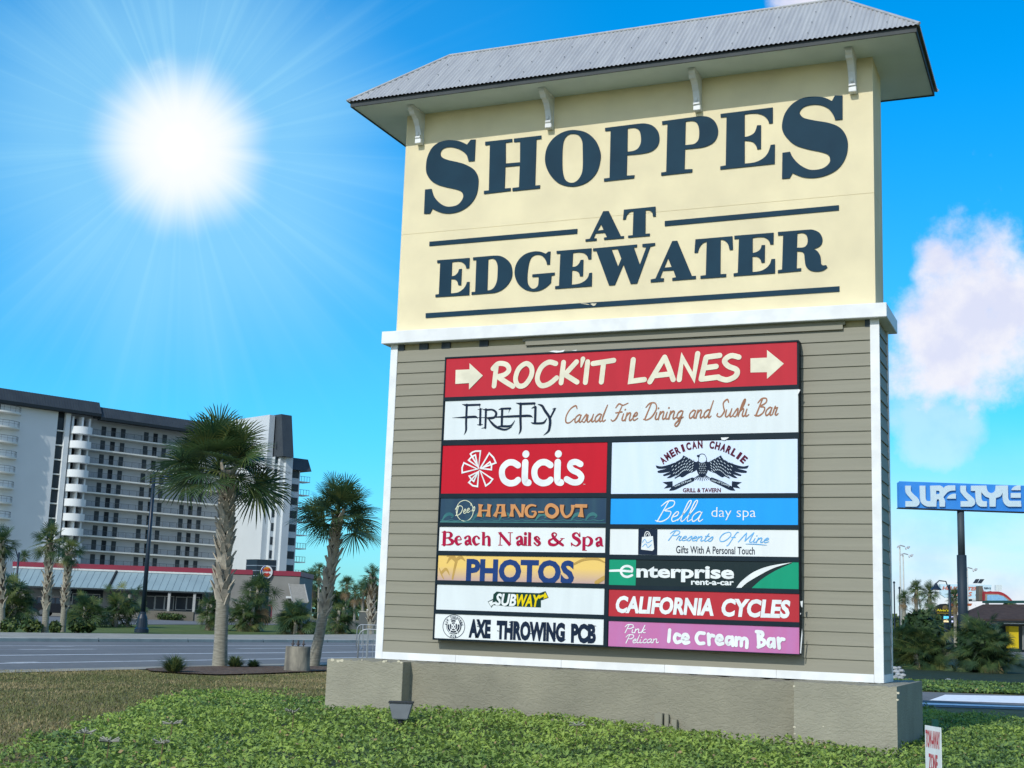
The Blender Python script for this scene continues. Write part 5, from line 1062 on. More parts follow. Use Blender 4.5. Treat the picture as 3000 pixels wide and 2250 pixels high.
for k, (u, v, w_, h_, lab) in enumerate(((30,1857,34,17,'leftmost low hedge shrub by the far pavement'),(88,1856,36,17,'low hedge shrub left of the pale palm trunk'),(160,1856,16,15,'small low shrub between the two palm trunks'),(222,1856,32,17,'low hedge shrub right of the darker palm trunk'),(262,1857,22,16,'rightmost low hedge shrub by the far pavement'))):
    p = gp(u, v); s_ = depth(p)/FPX; shrub(p, (w_*s_*1.15, w_*s_*.7, h_*s_*1.35), lab, 'low shrubs by the far pavement', seed=40+k, n=1300, sz=.11)
# street lamp
m_lamp = M('navy_pole', (0.010, 0.022, 0.040), rough=.4, spec=.4)
def street_lamp(p, h, r, label, arm=None, group=None):
    p = Vector(p); t_ = thing('street_lamp', p, label, 'street lamp', group); b = MB(); b.lathe([(r*2.9, 0), (r*2.9, .25), (r*2.3, .35), (r*2.0, .9), (r*1.35, 1.15), (r*1.3, 1.3)], p, 16); b.build('base', m_lamp, t_)
    b = MB(); b.tube([p+Vector((0, 0, 1.2)), p+Vector((0, 0, h*.5)), p+Vector((0, 0, h))], [r, r*.85, r*.7], 14); b.build('pole', m_lamp, t_, smooth=True)
    sd = arm if arm is not None else -_r; e = p+Vector((0, 0, h))
    b = MB(); b.tube([e-Vector((0, 0, .5)), e+sd*.3+Vector((0, 0, .25)), e+sd*.9+Vector((0, 0, .3)), e+sd*1.2+Vector((0, 0, .05))], .05, 8); b.build('arm', m_lamp, t_)
    b = MB(); q = e+sd*1.2; b.lathe([(.06, .1), (.12, .0), (.2, -.15), (.42, -.4), (.44, -.46)], q, 16); b.build('lamp_shade', m_lamp, t_); return t_
p = gp(414, 1855); d = depth(p); street_lamp(p, at(414, 1372, d).z-p.z, .15, 'tall dark blue street lamp on the far pavement, head lost in the palm crown', arm=_r*.8)
p = gp(36, 1822); p.z = H(p.x, p.y); d = depth(p); street_lamp(p, at(36, 1616, d).z-p.z, .10, 'small dark gooseneck street lamp at the left edge above the clump')

# burger restaurant
DB = 130.0
BP = Plane(at(331, 1781.7, DB), _r, (0, 0, 1), -fwd); bz0 = BP.o.z
def bp(u, v): a = BP.px(u, v); return a[0], a[1]+bz0           # (s, world z)
def B3(s, h, z): q = BP.o+_r*s-fwd*h; return Vector((q.x, q.y, z))
gB = H(BP.o.x, BP.o.y)-.3
rest = thing('restaurant', (BP.o.x, BP.o.y, H(BP.o.x, BP.o.y)), 'low grey burger restaurant with a red parapet and pale blue metal roof', 'restaurant')
def bbox(b, s0, s1, h0, h1, z0, z1): return b.obox(B3(s0, h0, z0), _r*(s1-s0), -fwd*(h1-h0), Vector((0, 0, z1-z0)))
sL = bp(36, 1700)[0]; sR = bp(878, 1700)[0]; sT0 = bp(716, 1660)[0]; sT1 = bp(755, 1660)[0]; sT2 = bp(808, 1660)[0]; sE = bp(640, 1700)[0]
m_bw = M('grey_render', (0.205, 0.205, 0.19), (0.18, 0.18, 0.168), scale=.8, rough=.85); m_bred = M('red_band', (0.22, 0.018, 0.042), (0.19, 0.02, 0.042), scale=1.2, rough=.5)
b = MB(); bbox(b, sL, sR, -9, 0, gB, 5.12); b.build('wall', m_bw, rest)
b = MB(); bbox(b, sL-.1, sR+.08, -9.1, .08, 5.16, 5.62); b.build('parapet', m_bred, rest)
b = MB(); bbox(b, sL-.05, sE, .0, .12, 4.98, 5.15); b.build('fascia', M('pale_fascia', (0.55, 0.58, 0.57)), rest)
m_broof = M('blue_metal_roof', (0.23, 0.32, 0.35), (0.20, 0.28, 0.31), scale=.6, rough=.5, spec=.25); sV0 = bp(338, 1676)[0]; sV1 = bp(282, 1722)[0]
def roofbay(s0a, s1a, s0b, s1b, h):  # top edge s0a..s1a, eave s0b..s1b
    b = MB(); n = int((s1b-s0b)/.62)
    b.poly3([B3(s0b, h, 3.32), B3(s1b, h, 3.32), B3(s1a, .05, 4.97), B3(s0a, .05, 4.97)], (0, 0, -.06))
    for k in range(n+1):
        t = k/n; p, q = B3(s0b+(s1b-s0b)*t, h, 3.33), B3(s0a+(s1a-s0a)*t, .05, 4.98); b.tube([p, q], .035, 4)
    o = b.build('roof', m_broof, rest); b = MB(); bbox(b, s0b, s1b, h-.1, h, 3.14, 3.30); b.build('eave', M('dark_eave', (0.02, 0.03, 0.035)), o); bbox(MB(), 0, 1, 0, 1, 0, 1); return o
roofbay(sL+.2, sV0, sL+.4, sV0-.05, 2.3); roofbay(sV0+.32, sE, sV0+.32, sE, 2.28)
b = MB(); b.tube([B3(sV0+.14, 2.3, 3.36), B3(sV0+.14, .1, 5.0)], .14, 6); b.build('valley_flashing', M('dark_eave', (0.02, 0.03, 0.035)), rest)
a, c = bp(424, 1738), bp(589, 1792); b = MB(); bbox(b, a[0], c[0], -.01, .002, c[1], 3.3); b.build('recess_shade_panel', M('dark_recess', (0.014, 0.022, 0.03)), rest)  # flat dark panels stand in for the shaded recesses under the eave
a, c = bp(208, 1730), bp(300, 1765); b = MB(); bbox(b, a[0], c[0], -.01, .002, c[1], 3.3); b.build('recess_shade_panel', M('dark_recess', (0.014, 0.022, 0.03)), rest)
m_glass = M('dark_glass', (0.008, 0.020, 0.034), rough=.3, spec=.2); m_frame = M('grey_mullion', (0.35, 0.36, 0.35))
for u0, u1, v0, v1 in ((425,452,1745,1788),(456,508,1745,1788),(516,545,1748,1788),(548,583,1748,1788),(213,290,1738,1790),(768,795,1772,1812)):
    a, c = bp(u0, v0), bp(u1, v1); f = MB(); bbox(f, a[0], c[0], .003, .05, c[1], a[1]); o = f.build('window', m_frame if u0 != 768 else m_bred, rest); n = 2 if u1-u0 > 30 else 1
    for k in range(n):
        w_ = (c[0]-a[0])/n; g_ = MB(); bbox(g_, a[0]+w_*k+.07, a[0]+w_*(k+1)-.07, .05, .056, c[1]+.07, a[1]-.07); g_.build('pane', m_glass, o)
for u in (512, 585): a = bp(u, 1740); b = MB(); bbox(b, a[0]-.12, a[0]+.12, 1.9, 2.14, gB, 3.2); b.build('post', m_frame, rest)
a, c = bp(448, 1789), bp(585, 1820); b = MB(); bbox(b, a[0], c[0], 2.4, 2.9, gB, a[1]); b.build('low_wall', M('brown_render', (0.14, 0.13, 0.105)), rest)
a, c = bp(812, 1740), bp(880, 1745)
b = MB(); s_a, s_b = bp(846, 1716)[0], bp(880, 1718)[0]
b.poly3([B3(s_a, .1, 4.4), B3(s_b+.4, .1, 4.4), B3(s_b+1.1, 1.6, 2.7), B3(s_a+.7, 1.6, 2.7)], (0, 0, -.08)); b.build('awning', M('grey_awning', (0.24, 0.24, 0.22)), rest)
b = MB(); b.tube([B3(s_a, .1, 4.42), B3(s_a+.7, 1.6, 2.72)], .05, 5); b.build('awning_edge', m_frame, rest)
b = MB(); b.tube([B3(s_b+.4, .1, 4.42), B3(s_b+1.1, 1.6, 2.72)], .05, 5); b.build('awning_edge', m_frame, rest)
a, c = bp(842, 1747), bp(872, 1754); b = MB(); bbox(b, a[0], c[0], .01, .9, c[1], a[1]); b.build('door_canopy', M('pale_fascia', (0.55, 0.58, 0.57)), rest)
# corner tower
zt_ = bp(755, 1639)[1]; m_tw = M('black_cladding', (0.012, 0.024, 0.036), (0.016, 0.028, 0.04), scale=1, rough=.4)
fa = B3(sT0, -.8, gB); fb_ = B3(sT1, .5, gB); fc = B3(sT2, -.2, gB); fd_ = fa+(fc-fb_)
tw = MB(); hT = zt_-gB; tw.add([fa, fb_, fc, fd_]+[q+Vector((0, 0, hT)) for q in (fa, fb_, fc, fd_)], [(0,3,2,1),(4,5,6,7),(0,1,5,4),(1,2,6,5),(2,3,7,6),(3,0,4,7)]); tower = tw.build('tower', m_tw, rest)
for v in (1658, 1673, 1688):
    z_ = bp(755, v)[1]
    b = MB()
    for p, q in ((fa, fb_), (fb_, fc)):
        e = (q-p).normalized(); n_ = Vector((e.y, -e.x, 0)); b.obox(Vector((p.x, p.y, z_))+n_*.001, q-p, n_*.03, Vector((0, 0, .07)))
    b.build('trim_line', M('steel_line', (0.22, 0.28, 0.33)), tower)
e2 = (fc-fb_); e2.z = 0; wid = e2.length; e2.normalize(); n2 = Vector((e2.y, -e2.x, 0))
cl = Plane(Vector((fb_.x, fb_.y, 0))+e2*(wid*.5)+n2*.25, e2, (0, 0, 1), n2); zc = bp(781, 1676)[1]; rw, rh = wid*.30, 19*DB/FPX
b = MB(); el_ = lambda rx, ry, h, n=32, a0=0, a1=2*math.pi: [cl.P((rx*math.cos(a0+(a1-a0)*t/n), zc+ry*math.sin(a0+(a1-a0)*t/n)), h) for t in range(n+(a1-a0 < 6))]
b.poly3(el_(rw, rh, -.24), n2*.3); sg = b.build('round_sign', M('sign_white', (0.72, 0.74, 0.74)), tower)
def cap(rx, ry, a0, a1, h, name, mat):
    b = MB(); b.poly3(el_(rx, ry, h, 24, a0, a1), n2*.012); return b.build(name, mat, sg)
cap(rw*.72, rh*.78, rad(18), rad(162), .075, 'emblem', M('bun_orange', (0.66, 0.30, 0.03))); cap(rw*.72, rh*.78, rad(200), rad(340), .075, 'emblem', M('bun_brown', (0.30, 0.11, 0.03)))
i = Ink(cl, .10, .001); i.stroke([(rw*.92*math.cos(rad(t)), zc+rh*.92*math.sin(rad(t))) for t in range(110, 290, 12)], .09); i.build('emblem', M('sign_blue', (0.01, 0.05, 0.30)), sg)
i = Ink(cl, .095, .001); i.text('BURGER', (-rw*.66, zc+.02), (rw*.66, zc+.10), .30, bold=.05); i.text('KING', (-rw*.45, zc-.38), (rw*.45, zc-.32), .30, bold=.05); i.build('lettering', M('sign_red', (0.55, 0.01, 0.015)), sg)
p = gp(527, 1821); s_ = DB/FPX
hq = B3(bp(527, 1821)[0], 3.4, H(p.x, p.y)); shrub(hq, (57*s_, .8, .42), 'clipped hedge along the low wall of the restaurant', None, n=1500, sz=.10, seed=60, name='hedge')
hq = B3(bp(775, 1818)[0], 2.2, gB+.3); shrub(hq, (52*s_, .8, .40), 'clipped hedge below the restaurant tower window', None, n=1100, sz=.10, seed=61, name='hedge')
# dark off-road car in the car park
def jeep(p, label):
    t_ = thing('parked_car', p, label, 'car'); X, Y, Z = _r, fwd, Vector((0, 0, 1)); m_b = M('black_paint', (0.005, 0.008, 0.014), rough=.4, spec=.15)
    q = lambda x, y, z: p+X*x+Y*y+Z*z
    b = MB(); b.poly3([q(-2.0, 0, .38), q(2.0, 0, .38), q(2.05, 0, .95), q(1.95, 0, 1.12), q(.65, 0, 1.18), q(-2.0, 0, 1.15), q(-2.05, 0, .8)], Y*1.7); b.build('body', m_b, t_, bevel=.05)
    b = MB(); b.poly3([q(-1.98, .08, 1.12), q(.62, .08, 1.12), q(.30, .14, 1.78), q(.15, .16, 1.84), q(-1.75, .16, 1.84), q(-1.92, .12, 1.76)], Y*1.5); b.build('cabin', m_b, t_, bevel=.04)
    for x0, x1 in ((-1.8, -1.0), (-.92, -.2), (-.12, .36)):
        b = MB(); b.poly3([q(x0, .06, 1.22), q(x1, .06, 1.22), q(x1-.06 if x1 < .3 else x1-.2, .10, 1.72), q(x0+.04, .10, 1.72)], Y*.02); b.build('window', m_glass, t_)
    for x in (-1.3, 1.35):
        for y in (-.05, 1.5):
            b = MB(); b.tube([q(x, y, .42), q(x, y+.25, .42)], .42, 20); o = b.build('wheel', M('tyre', (0.012, 0.013, 0.014), rough=.9), t_); b = MB(); b.tube([q(x, y-.012, .42), q(x, y+.03, .42)], .22, 14); b.build('rim', M('dark_rim_metal', (0.10, 0.11, 0.12), metal=.6, rough=.4), o)
    b = MB(); b.tube([q(-2.06, .85, 1.05), q(-2.30, .85, 1.05)], .40, 20); b.build('spare_wheel', M('tyre', (0.012, 0.013, 0.014), rough=.9), t_)
    b = MB(); b.obox(q(-2.12, .05, .48), X*.15, Y*1.6, Z*.16); b.build('bumper', m_b, t_); b = MB(); b.obox(q(2.0, .05, .48), X*.15, Y*1.6, Z*.16); b.build('bumper', m_b, t_)
q = gp(160, 1812); q = at(163, 1800, 122); q.z = H(q.x, q.y); jeep(q, 'black off-road car parked behind the pair of palms')

# ---- condominium tower
VPc = ray(5587, 1967); dc = Vector((VPc.x, VPc.y, 0)).normalized(); nc = Vector((dc.y, -dc.x, 0))
CPL = Plane(at(262, 1500, 255), dc, (0, 0, 1), nc); c0z = CPL.o.z
def cp(u, v): a = CPL.px(u, v); return a[0], a[1]+c0z
def C3(s, h, z): q = CPL.o+dc*s+nc*h; return Vector((q.x, q.y, z))
gC = H(CPL.o.x, CPL.o.y)-.5
condo = thing('apartment_tower', (CPL.o.x, CPL.o.y, gC+.5), 'long white high-rise with walkway floors and a dark mansard roof', 'building')
def cbox(b, s0, s1, h0, h1, z0, z1, mi=0): return b.obox(C3(s0, h0, z0), dc*(s1-s0), nc*(h1-h0), Vector((0, 0, z1-z0)), mi)
m_cw = M('white_render', (0.72, 0.76, 0.78), (0.67, 0.71, 0.73), scale=.15, rough=.85); m_cg_shade = M('corridor_wall', (0.47, 0.50, 0.53), (0.43, 0.46, 0.49), scale=.2, rough=.85)  # corridor grey carries the walkway's shade in the wall colour
m_croof = M('slate_metal_roof', (0.055, 0.068, 0.08), (0.045, 0.056, 0.068), scale=.5, rough=.5, stretch=(1, 1, 1)); m_slab = M('cream_slab', (0.78, 0.79, 0.74), (0.70, 0.71, 0.67), scale=.4)
sl = [cp(264.5, 1100+y*.40687)[1] for y in (425, 527, 632, 735, 838, 940, 1043, 1150, 1260)]
st_h = (sl[0]-sl[-1])/8; zs_ = [sl[0]-k*st_h for k in range(13)]; zs_ = [z for z in zs_ if z > gC+1]
sA = cp(-130, 1500)[0]; sB_ = cp(157, 1360)[0]; sC_ = cp(186, 1300)[0]; sD_ = cp(200, 1300)[0]; sF = cp(262, 1290)[0]; sG = cp(690, 1450)[0]
zTop = cp(171, 1204)[1]
b = MB(); cbox(b, sA, sB_, -14, 0, gC, zTop+.6); b.build('end_wall', m_cw, condo)
b = MB(); cbox(b, sB_, sG+2, -14, -1.9, gC, zTop+.6); b.build('corridor_wall', m_cg_shade, condo)
b = MB(); cbox(b, sC_, sD_, -1.9, .1, gC, zTop+.3); b.build('pier', m_cw, condo)
b = MB(); cbox(b, sB_, sC_, -1.9, -.64, gC, zTop+.2); b.build('stair_lobby', M('dark_recess', (0.014, 0.022, 0.03)), condo)
m_cglass = M('bluish_glass', (0.030, 0.046, 0.060), (0.018, 0.030, 0.042), scale=.7, rough=.3, spec=.25); m_cdoor = M('dark_door', (0.012, 0.02, 0.028))  # dark bluish base colour for the window glass
for z in zs_+[zs_[0]+st_h]:               # stair lobby glazing between wall and pier
    if z+.25 > zTop: continue
    b = MB(); cbox(b, sB_+.02, sC_-.02, -.62, -.56, z-st_h+.35, z-.25); b.build('window', m_cglass, condo)
b = MB()
for k, z in enumerate(zs_): b = MB(); cbox(b, sB_, sC_, -.7, -.2, z-.12, z+.14); b.build('floor_slab', m_slab, condo)
units = []
for uo in (376, 497.5): pass
d0 = cp(345, 1280)[0]; d1 = cp(468, 1300)[0]; per = d1-d0
for k, z in enumerate(zs_):
    b = MB(); cbox(b, sF-.5, sG, -1.9, 0, z-.16, z+.10); b.build('floor_slab', m_slab, condo)
    b = MB(); s_ = sF; cbox(b, sF, sG, -.10, -.06, z+1.08, z+1.14)
    while s_ < sG: cbox(b, s_, s_+.05, -.10, -.05, z+.1, z+1.1); s_ += 1.55
    s_ = sF
    while s_ < sG: cbox(b, s_, s_+.03, -.09, -.07, z+.14, z+1.1); s_ += .26
    cbox(b, sF, sG, -.09, -.07, z+.11, z+.14)
    b.build('railing', M('bronze_rail', (0.10, 0.12, 0.13)), condo)
    for q in range(5):
        c_ = d0+per*q
        for dx, nm, w_ in ((-per*.225, 'window', .95), (0, 'door', .95), (per*.225, 'window', .95)):
            if c_+dx > sG-1: continue
            b = MB(); cbox(b, c_+dx-w_/2, c_+dx+w_/2, -1.89, -1.83, z+(.12 if nm == 'door' else .30), z+2.15); b.build(nm, m_cglass if nm == 'window' else m_cdoor, condo)
# round stair drums
sDr = cp(234, 1300)[0]; rD = (cp(262, 1290)[0]-cp(203, 1280)[0])*.5
for z in zs_[0:]:
    b = MB(); n = 20; arc = [(sDr+rD*math.cos(t*math.pi/n), 2.1*math.sin(t*math.pi/n)) for t in range(n+1)]
    b.poly3([C3(s_, h, z-.28) for s_, h in arc], (0, 0, 1.38)); b.build('stair_drum', m_cw, condo)
for x in (-.9, -.1, .75):
    b = MB(); cbox(b, sDr+rD*x, sDr+rD*x+.35, -1.7, .5 if abs(x) < .5 else -.1, gC, zTop-.6); b.build('fin_wall', m_cw, condo)
b = MB(); cbox(b, sDr-rD*.7, sDr+rD*.7, -1.85, -1.75, gC, zTop-.8); b.build('shaft', m_cdoor, condo)
# curved balconies on the white end wall
sBal = cp(-6, 1320)[0]; rB = cp(52, 1290)[0]-sBal
for z in [zs_[0]+st_h*.72-k*st_h for k in range(12)]:
    if z < gC+2: continue
    n = 18; arc = lambda r_, h_: [(sBal+r_*math.cos(t*math.pi/n), h_*math.sin(t*math.pi/n)) for t in range(n+1)]
    b = MB(); b.poly3([C3(s_, h, z-.2) for s_, h in arc(rB, 2.3)], (0, 0, .3)); o = b.build('balcony', m_slab, condo)
    a_ = arc(rB*.97, 2.22); b = MB(); b.tube([C3(s_, h, z+1.15) for s_, h in a_], .04, 5); b.tube([C3(s_, h, z+.7) for s_, h in a_], .02, 4)
    for t in range(0, n+1, 2): b.tube([C3(*a_[t], z+.1), C3(*a_[t], z+1.15)], .03, 4)
    b.build('railing', M('bronze_rail', (0.10, 0.12, 0.13)), o)
    b = MB(); cbox(b, sBal-rB*.9, sBal-rB*.1, .004, .05, z+.12, z+2.2); b.build('door', m_cglass, condo)
# mansard roof, two runs
def mans(s0, s1, u0, v0, u1, v1, ut, vt, name='roof'):
    h = 1.5; P1_ = Plane(CPL.o+nc*h, dc, (0, 0, 1), nc); zb = P1_.px(u0, v0)[1]+c0z; P2_ = Plane(CPL.o+nc*.1, dc, (0, 0, 1), nc); zt = P2_.px(ut, vt)[1]+c0z
    b = MB(); n = int((s1-s0)/.55)
    b.poly3([C3(s0, h, zb), C3(s0, .1, zt), C3(s0, -13, zt), C3(s0, -13, zb)], dc*(s1-s0))
    for k in range(n+1): s_ = s0+(s1-s0)*k/n; b.tube([C3(s_, h, zb+.03), C3(s_, .1, zt+.02)], .05, 3, cap=False)
    o = b.build(name, m_croof, condo); b = MB(); cbox(b, s0, s1, .02, h+.06, zb-.55, zb-.02); b.build('eave', M('dark_soffit', (0.018, 0.028, 0.036)), o); return zb, zt
sM = cp(288, 1200)[0]
zb1, zt1 = mans(sA, sM, 120, 1187, 0, 0, 120, 1154); zb2, zt2 = mans(sM+.02, sG+2.5, 400, 1236, 0, 0, 400, 1208)
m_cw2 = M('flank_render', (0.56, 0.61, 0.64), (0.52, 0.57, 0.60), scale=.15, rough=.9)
# projecting wing at the right end: white flank then stepped piers
v0 = 1440
def solve(f, target, lo, hi):
    for _ in range(60):
        m = (lo+hi)/2
        if f(m) < target: lo = m
        else: hi = m
    return (lo+hi)/2
def proj(P): d = P-CAM; z = d.dot(CF); return 1500+FPX*d.dot(CR)/z, 1125-FPX*d.dot(CU)/z
zv = cp(692, v0)[1]; s1 = cp(692, v0)[0]; h = solve(lambda q: proj(C3(s1, q, zv))[0], 776, 0, 60)
zW = CPL.px(700, 1226)[1]+c0z
path = [(s1, 0.0), (s1, h)]; s_, hh = s1, h
kinds = ['white']
for tgt, kd in ((792, 'g'), (799, 'w'), (809, 'gw'), (815.5, 'w'), (827, 'g'), (833, 'w'), (853, 'g')):
    if kd[0] == 'g': s_ = solve(lambda q: proj(C3(q, hh, zv))[0], tgt, s_, s_+60)
    else: hh = solve(lambda q: proj(C3(s_, q, zv))[0], tgt, hh, hh+30)
    path.append((s_, hh)); kinds.append(kd)
zt_w = zW
zmb = solve(lambda q: -proj(C3(path[4][0], path[4][1]+1.2, q))[1], -1338, 0, 80)
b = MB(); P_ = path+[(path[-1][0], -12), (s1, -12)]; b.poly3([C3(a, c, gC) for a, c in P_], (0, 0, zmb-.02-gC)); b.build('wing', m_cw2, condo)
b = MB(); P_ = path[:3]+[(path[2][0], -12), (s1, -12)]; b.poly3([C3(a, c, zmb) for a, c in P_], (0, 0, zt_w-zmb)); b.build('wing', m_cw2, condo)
for k, (a, c) in enumerate(zip(path, path[1:])):
    if kinds[k] == 'gw':
        for z in zs_:
            b = MB(); w_ = c[0]-a[0]; cbox(b, a[0]+w_*.2, c[0]-w_*.1, a[1]+.004, a[1]+.05, z+.3, z+1.9); b.build('window', m_cglass, condo)
s_m = solve(lambda q: proj(C3(q, h, zW))[0], 797, s1, s1+80)
b = MB(); sa_, sb_ = path[2][0]+.3, path[-1][0]-.6; hm = path[-1][1]
b.poly3([C3(sa_, hm+1.0, zmb), C3(sa_, hm-.6, zW+.2), C3(sa_, -10, zW+.2), C3(sa_, -10, zmb)], dc*(sb_-sa_)); b.build('roof', m_croof, condo)
# last bay set back with windows, and side balconies
sX0 = path[-1][0]; hX = path[-1][1]-1.5; sX1 = solve(lambda q: proj(C3(q, hX, zv))[0], 876, sX0, sX0+80); zX = solve(lambda q: -proj(C3(sX0+2, hX+.8, q))[1], -1378, 0, 80)
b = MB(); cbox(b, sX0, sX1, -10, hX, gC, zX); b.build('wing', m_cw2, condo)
for z in zs_:
    if z+2 > zX: continue
    b = MB(); w_ = sX1-sX0; cbox(b, sX0+w_*.08, sX1-w_*.1, hX+.004, hX+.06, z+.5, z+2.0); b.build('window', m_cglass, condo)
    b = MB(); cbox(b, sX1, sX1+2.9, hX-3.0, hX-.4, z-.1, z+.08); o = b.build('balcony', m_slab, condo)
    b = MB(); cbox(b, sX1, sX1+2.9, hX-.5, hX-.45, z+1.05, z+1.12); [cbox(b, sX1+k*.7, sX1+k*.7+.06, hX-.5, hX-.44, z+.08, z+1.1) for k in range(5)]; b.build('railing', M('bronze_rail', (0.10, 0.12, 0.13)), o)
b = MB(); b.poly3([C3(sX0-.3, hX+1.3, zX), C3(sX0-.3, hX-.2, zX+2.6), C3(sX0-.3, -9, zX+2.6), C3(sX0-.3, -9, zX)], dc*(sX1-sX0+2.2)); b.build('roof', m_croof, condo)

# background left of the sign: palms, wall, red-roofed shop, barrier
def bgpalm(u, vt, vb_, dist, crown_px, label, seed, r=.16, nb=0, **k):
    q = at(u, 1790, dist); q.z = H(q.x, q.y); palm(q, at(u, vt, dist), r, r*.9, crown_px*dist/FPX, 26, label, 'palms beyond the car park', nb=nb, nleaf=14, seed=seed, wk=1.8, dead=6, **k)
bgpalm(1016, 1712, 1790, 150, 34, 'thin-trunked palm left of the grey wall end', 71); bgpalm(1064, 1728, 1790, 146, 34, 'palm above the taller part of the grey wall', 72); bgpalm(1040, 1735, 1790, 170, 30, 'small palm between two others above the grey wall', 73)
bgpalm(1090, 1690, 1838, 96, 44, 'palm with a thick shaggy trunk close to the white sign post', 74, r=.24, nb=50, boots=(.2, .98)); bgpalm(912, 1702, 1790, 165, 42, 'yellowish palm right of the restaurant wall', 75); bgpalm(935, 1672, 1790, 180, 30, 'taller distant palm left of the leaning palm trunk', 76); bgpalm(71, 1632, 1790, 175, 26, 'small palm showing above the red parapet at the left', 77)
q = at(888, 1790, 190); q.z = H(q.x, q.y); tree(q, at(888, 1650, 190).z-q.z, 1.8, 'dark distant tree at the right corner of the restaurant', None, seed=5, n=1500)
for k, (u, d_) in enumerate(((985, 200), (960, 185), (1100, 190))):
    q = at(u, 1790, d_); q.z = H(q.x, q.y); tree(q, 4.6+k*.5, 3.0, ('dark tree behind the leaning palm trunk', 'bushy tree left of the leaning palm', 'dark tree behind the red-roofed shop')[k], 'trees beyond the car park', seed=80+k, n=2200, sz=.3)
WP = at(1066, 1830, 112); wt = thing('boundary_wall', (WP.x, WP.y, H(WP.x, WP.y)), 'grey stepped boundary wall beyond the far road', 'wall'); b = MB()
pw = Plane(WP, _r, (0, 0, 1), -fwd); a = [pw.px(u, v) for u, v in ((1022,1818),(1052,1793),(1140,1793))]; zz_ = lambda q: q[1]+WP.z
b.obox(WP+_r*a[0][0]+Vector((0, 0, -WP.z)), _r*(a[1][0]-a[0][0]), fwd*.4, Vector((0, 0, zz_(a[0])))); b.obox(WP+_r*(a[1][0]+.001)+Vector((0, 0, -WP.z)), _r*(a[2][0]-a[1][0]), fwd*.4, Vector((0, 0, zz_(a[1])))); b.build('wall', M('grey_block', (0.10, 0.11, 0.11), (0.085, 0.095, 0.095), scale=1.5), wt)
b = MB(); b.obox(WP+_r*(a[1][0]-.05)-fwd*.05+Vector((0, 0, a[1][1])), _r*(a[2][0]-a[1][0]+.1), fwd*.5, Vector((0, 0, .10))); b.build('coping', m_conc, wt)
RP_ = at(1090, 1780, 210); t_ = thing('shop', (RP_.x, RP_.y, H(RP_.x, RP_.y)), 'red-roofed white shop seen beside the white sign post', 'shop'); pr = Plane(RP_, _r, (0, 0, 1), -fwd)
a, c = pr.px(1069, 1773), pr.px(1150, 1782); b = MB(); b.obox(RP_+_r*a[0]+Vector((0, 0, c[1])), _r*(c[0]-a[0]), fwd*6, Vector((0, 0, a[1]-c[1]))); b.build('roof', M('coral_roof', (0.50, 0.09, 0.07)), t_)
b = MB(); b.obox(RP_+_r*(a[0]+.3)+fwd*.3+Vector((0, 0, -RP_.z)), _r*(c[0]-a[0]-.6), fwd*5, Vector((0, 0, RP_.z+c[1]-.02))); b.build('wall', m_cw, t_)
b = MB(); b.obox(RP_+_r*(a[0]+.6)+fwd*.28+Vector((0, 0, c[1]-1.2)), _r*1.6, -fwd*.02, Vector((0, 0, .9))); b.build('window', m_cglass, t_)
m_bar = M('galvanised_tube', (0.34, 0.37, 0.39), metal=.4, rough=.45)
def barrier(p, label):
    t_ = thing('crowd_barrier', p, label, 'barrier', 'steel crowd barriers by the road'); X, Z = _r, Vector((0, 0, 1)); L_, Hh_ = 2.1, 1.12
    b = MB(); arc = [p+Z*.05, p+Z*.88]+[p+X*(.22-.22*math.cos(t))+Z*(.9+.22*math.sin(t)) for t in (.4, .8, 1.2, 1.57)]+[p+X*(L_-.22)+Z*Hh_]+[p+X*(L_-.22+.22*math.sin(t))+Z*(.9+.22*math.cos(t)) for t in (.4, .8, 1.2, 1.57)]+[p+X*L_+Z*.05]; b.tube(arc, .021, 8); b.tube([p+Z*.22, p+X*L_+Z*.22], .018, 6); b.build('frame', m_bar, t_, smooth=True)
    for k in range(1, 15): b = MB(); q = p+X*(L_*k/15); b.tube([q+Z*.22, q+Z*Hh_], .009, 6); b.build('bar', m_bar, t_)
    for x in (.25, L_-.25): b = MB(); b.tube([p+X*x-fwd*.3, p+X*x+Z*.1, p+X*x+fwd*.3], .02, 6); b.tube([p+X*x+Z*.08, p+X*x+Z*Hh_], .02, 6); b.build('foot', m_bar, t_)
q = at(1052, 1850, 38.5); q.z = 0; barrier(q, 'steel crowd barrier standing just left of the sign behind the plinth')
q = at(1046, 1850, 62); q.z = 0; barrier(q, 'farther paler crowd barrier behind the near one')
# ------------------------------------------------------------------ RIGHT OF THE SIGN
def frontal(u, v, d): return Plane(at(u, v, d), _r, (0, 0, 1), -fwd)
# blue surf shop pole sign
SP = frontal(2800, 1455, 88); zU = zone(SP, 2600, 1380, 400/2212)
pb = SP.o+_r*zU(1215, 900)[0]; t_ = thing('pole_sign', (pb.x, pb.y, H(pb.x, pb.y)), 'blue surf shop sign with pale cut-out letters on a thick dark pole', 'sign')
def slab(pl, q, d, name, mat, parent, bevel=0):
    b = MB(); b.poly3([pl.P(p) for p in q], -pl.n*d); return b.build(name, mat, parent, bevel=bevel)
x0, z1_ = zU(193, 172); x1, z0_ = zU(2250, 662)
slab(SP, [(x0, z0_), (x1, z0_), (x1, z1_), (x0, z1_)], .6, 'sign_face', M('surf_blue', (0.045, 0.26, 0.72), (0.03, 0.22, 0.66), scale=.6, rough=.35), t_, .03)
b = MB(); b.poly3([SP.P((x0-.03, z0_-.05), .05), SP.P((x1+.03, z0_-.05), .05), SP.P((x1+.03, z0_), .05), SP.P((x0-.03, z0_), .05)], fwd*.7); b.build('frame', m_lamp, t_)
i = Ink(SP, .13, 0)
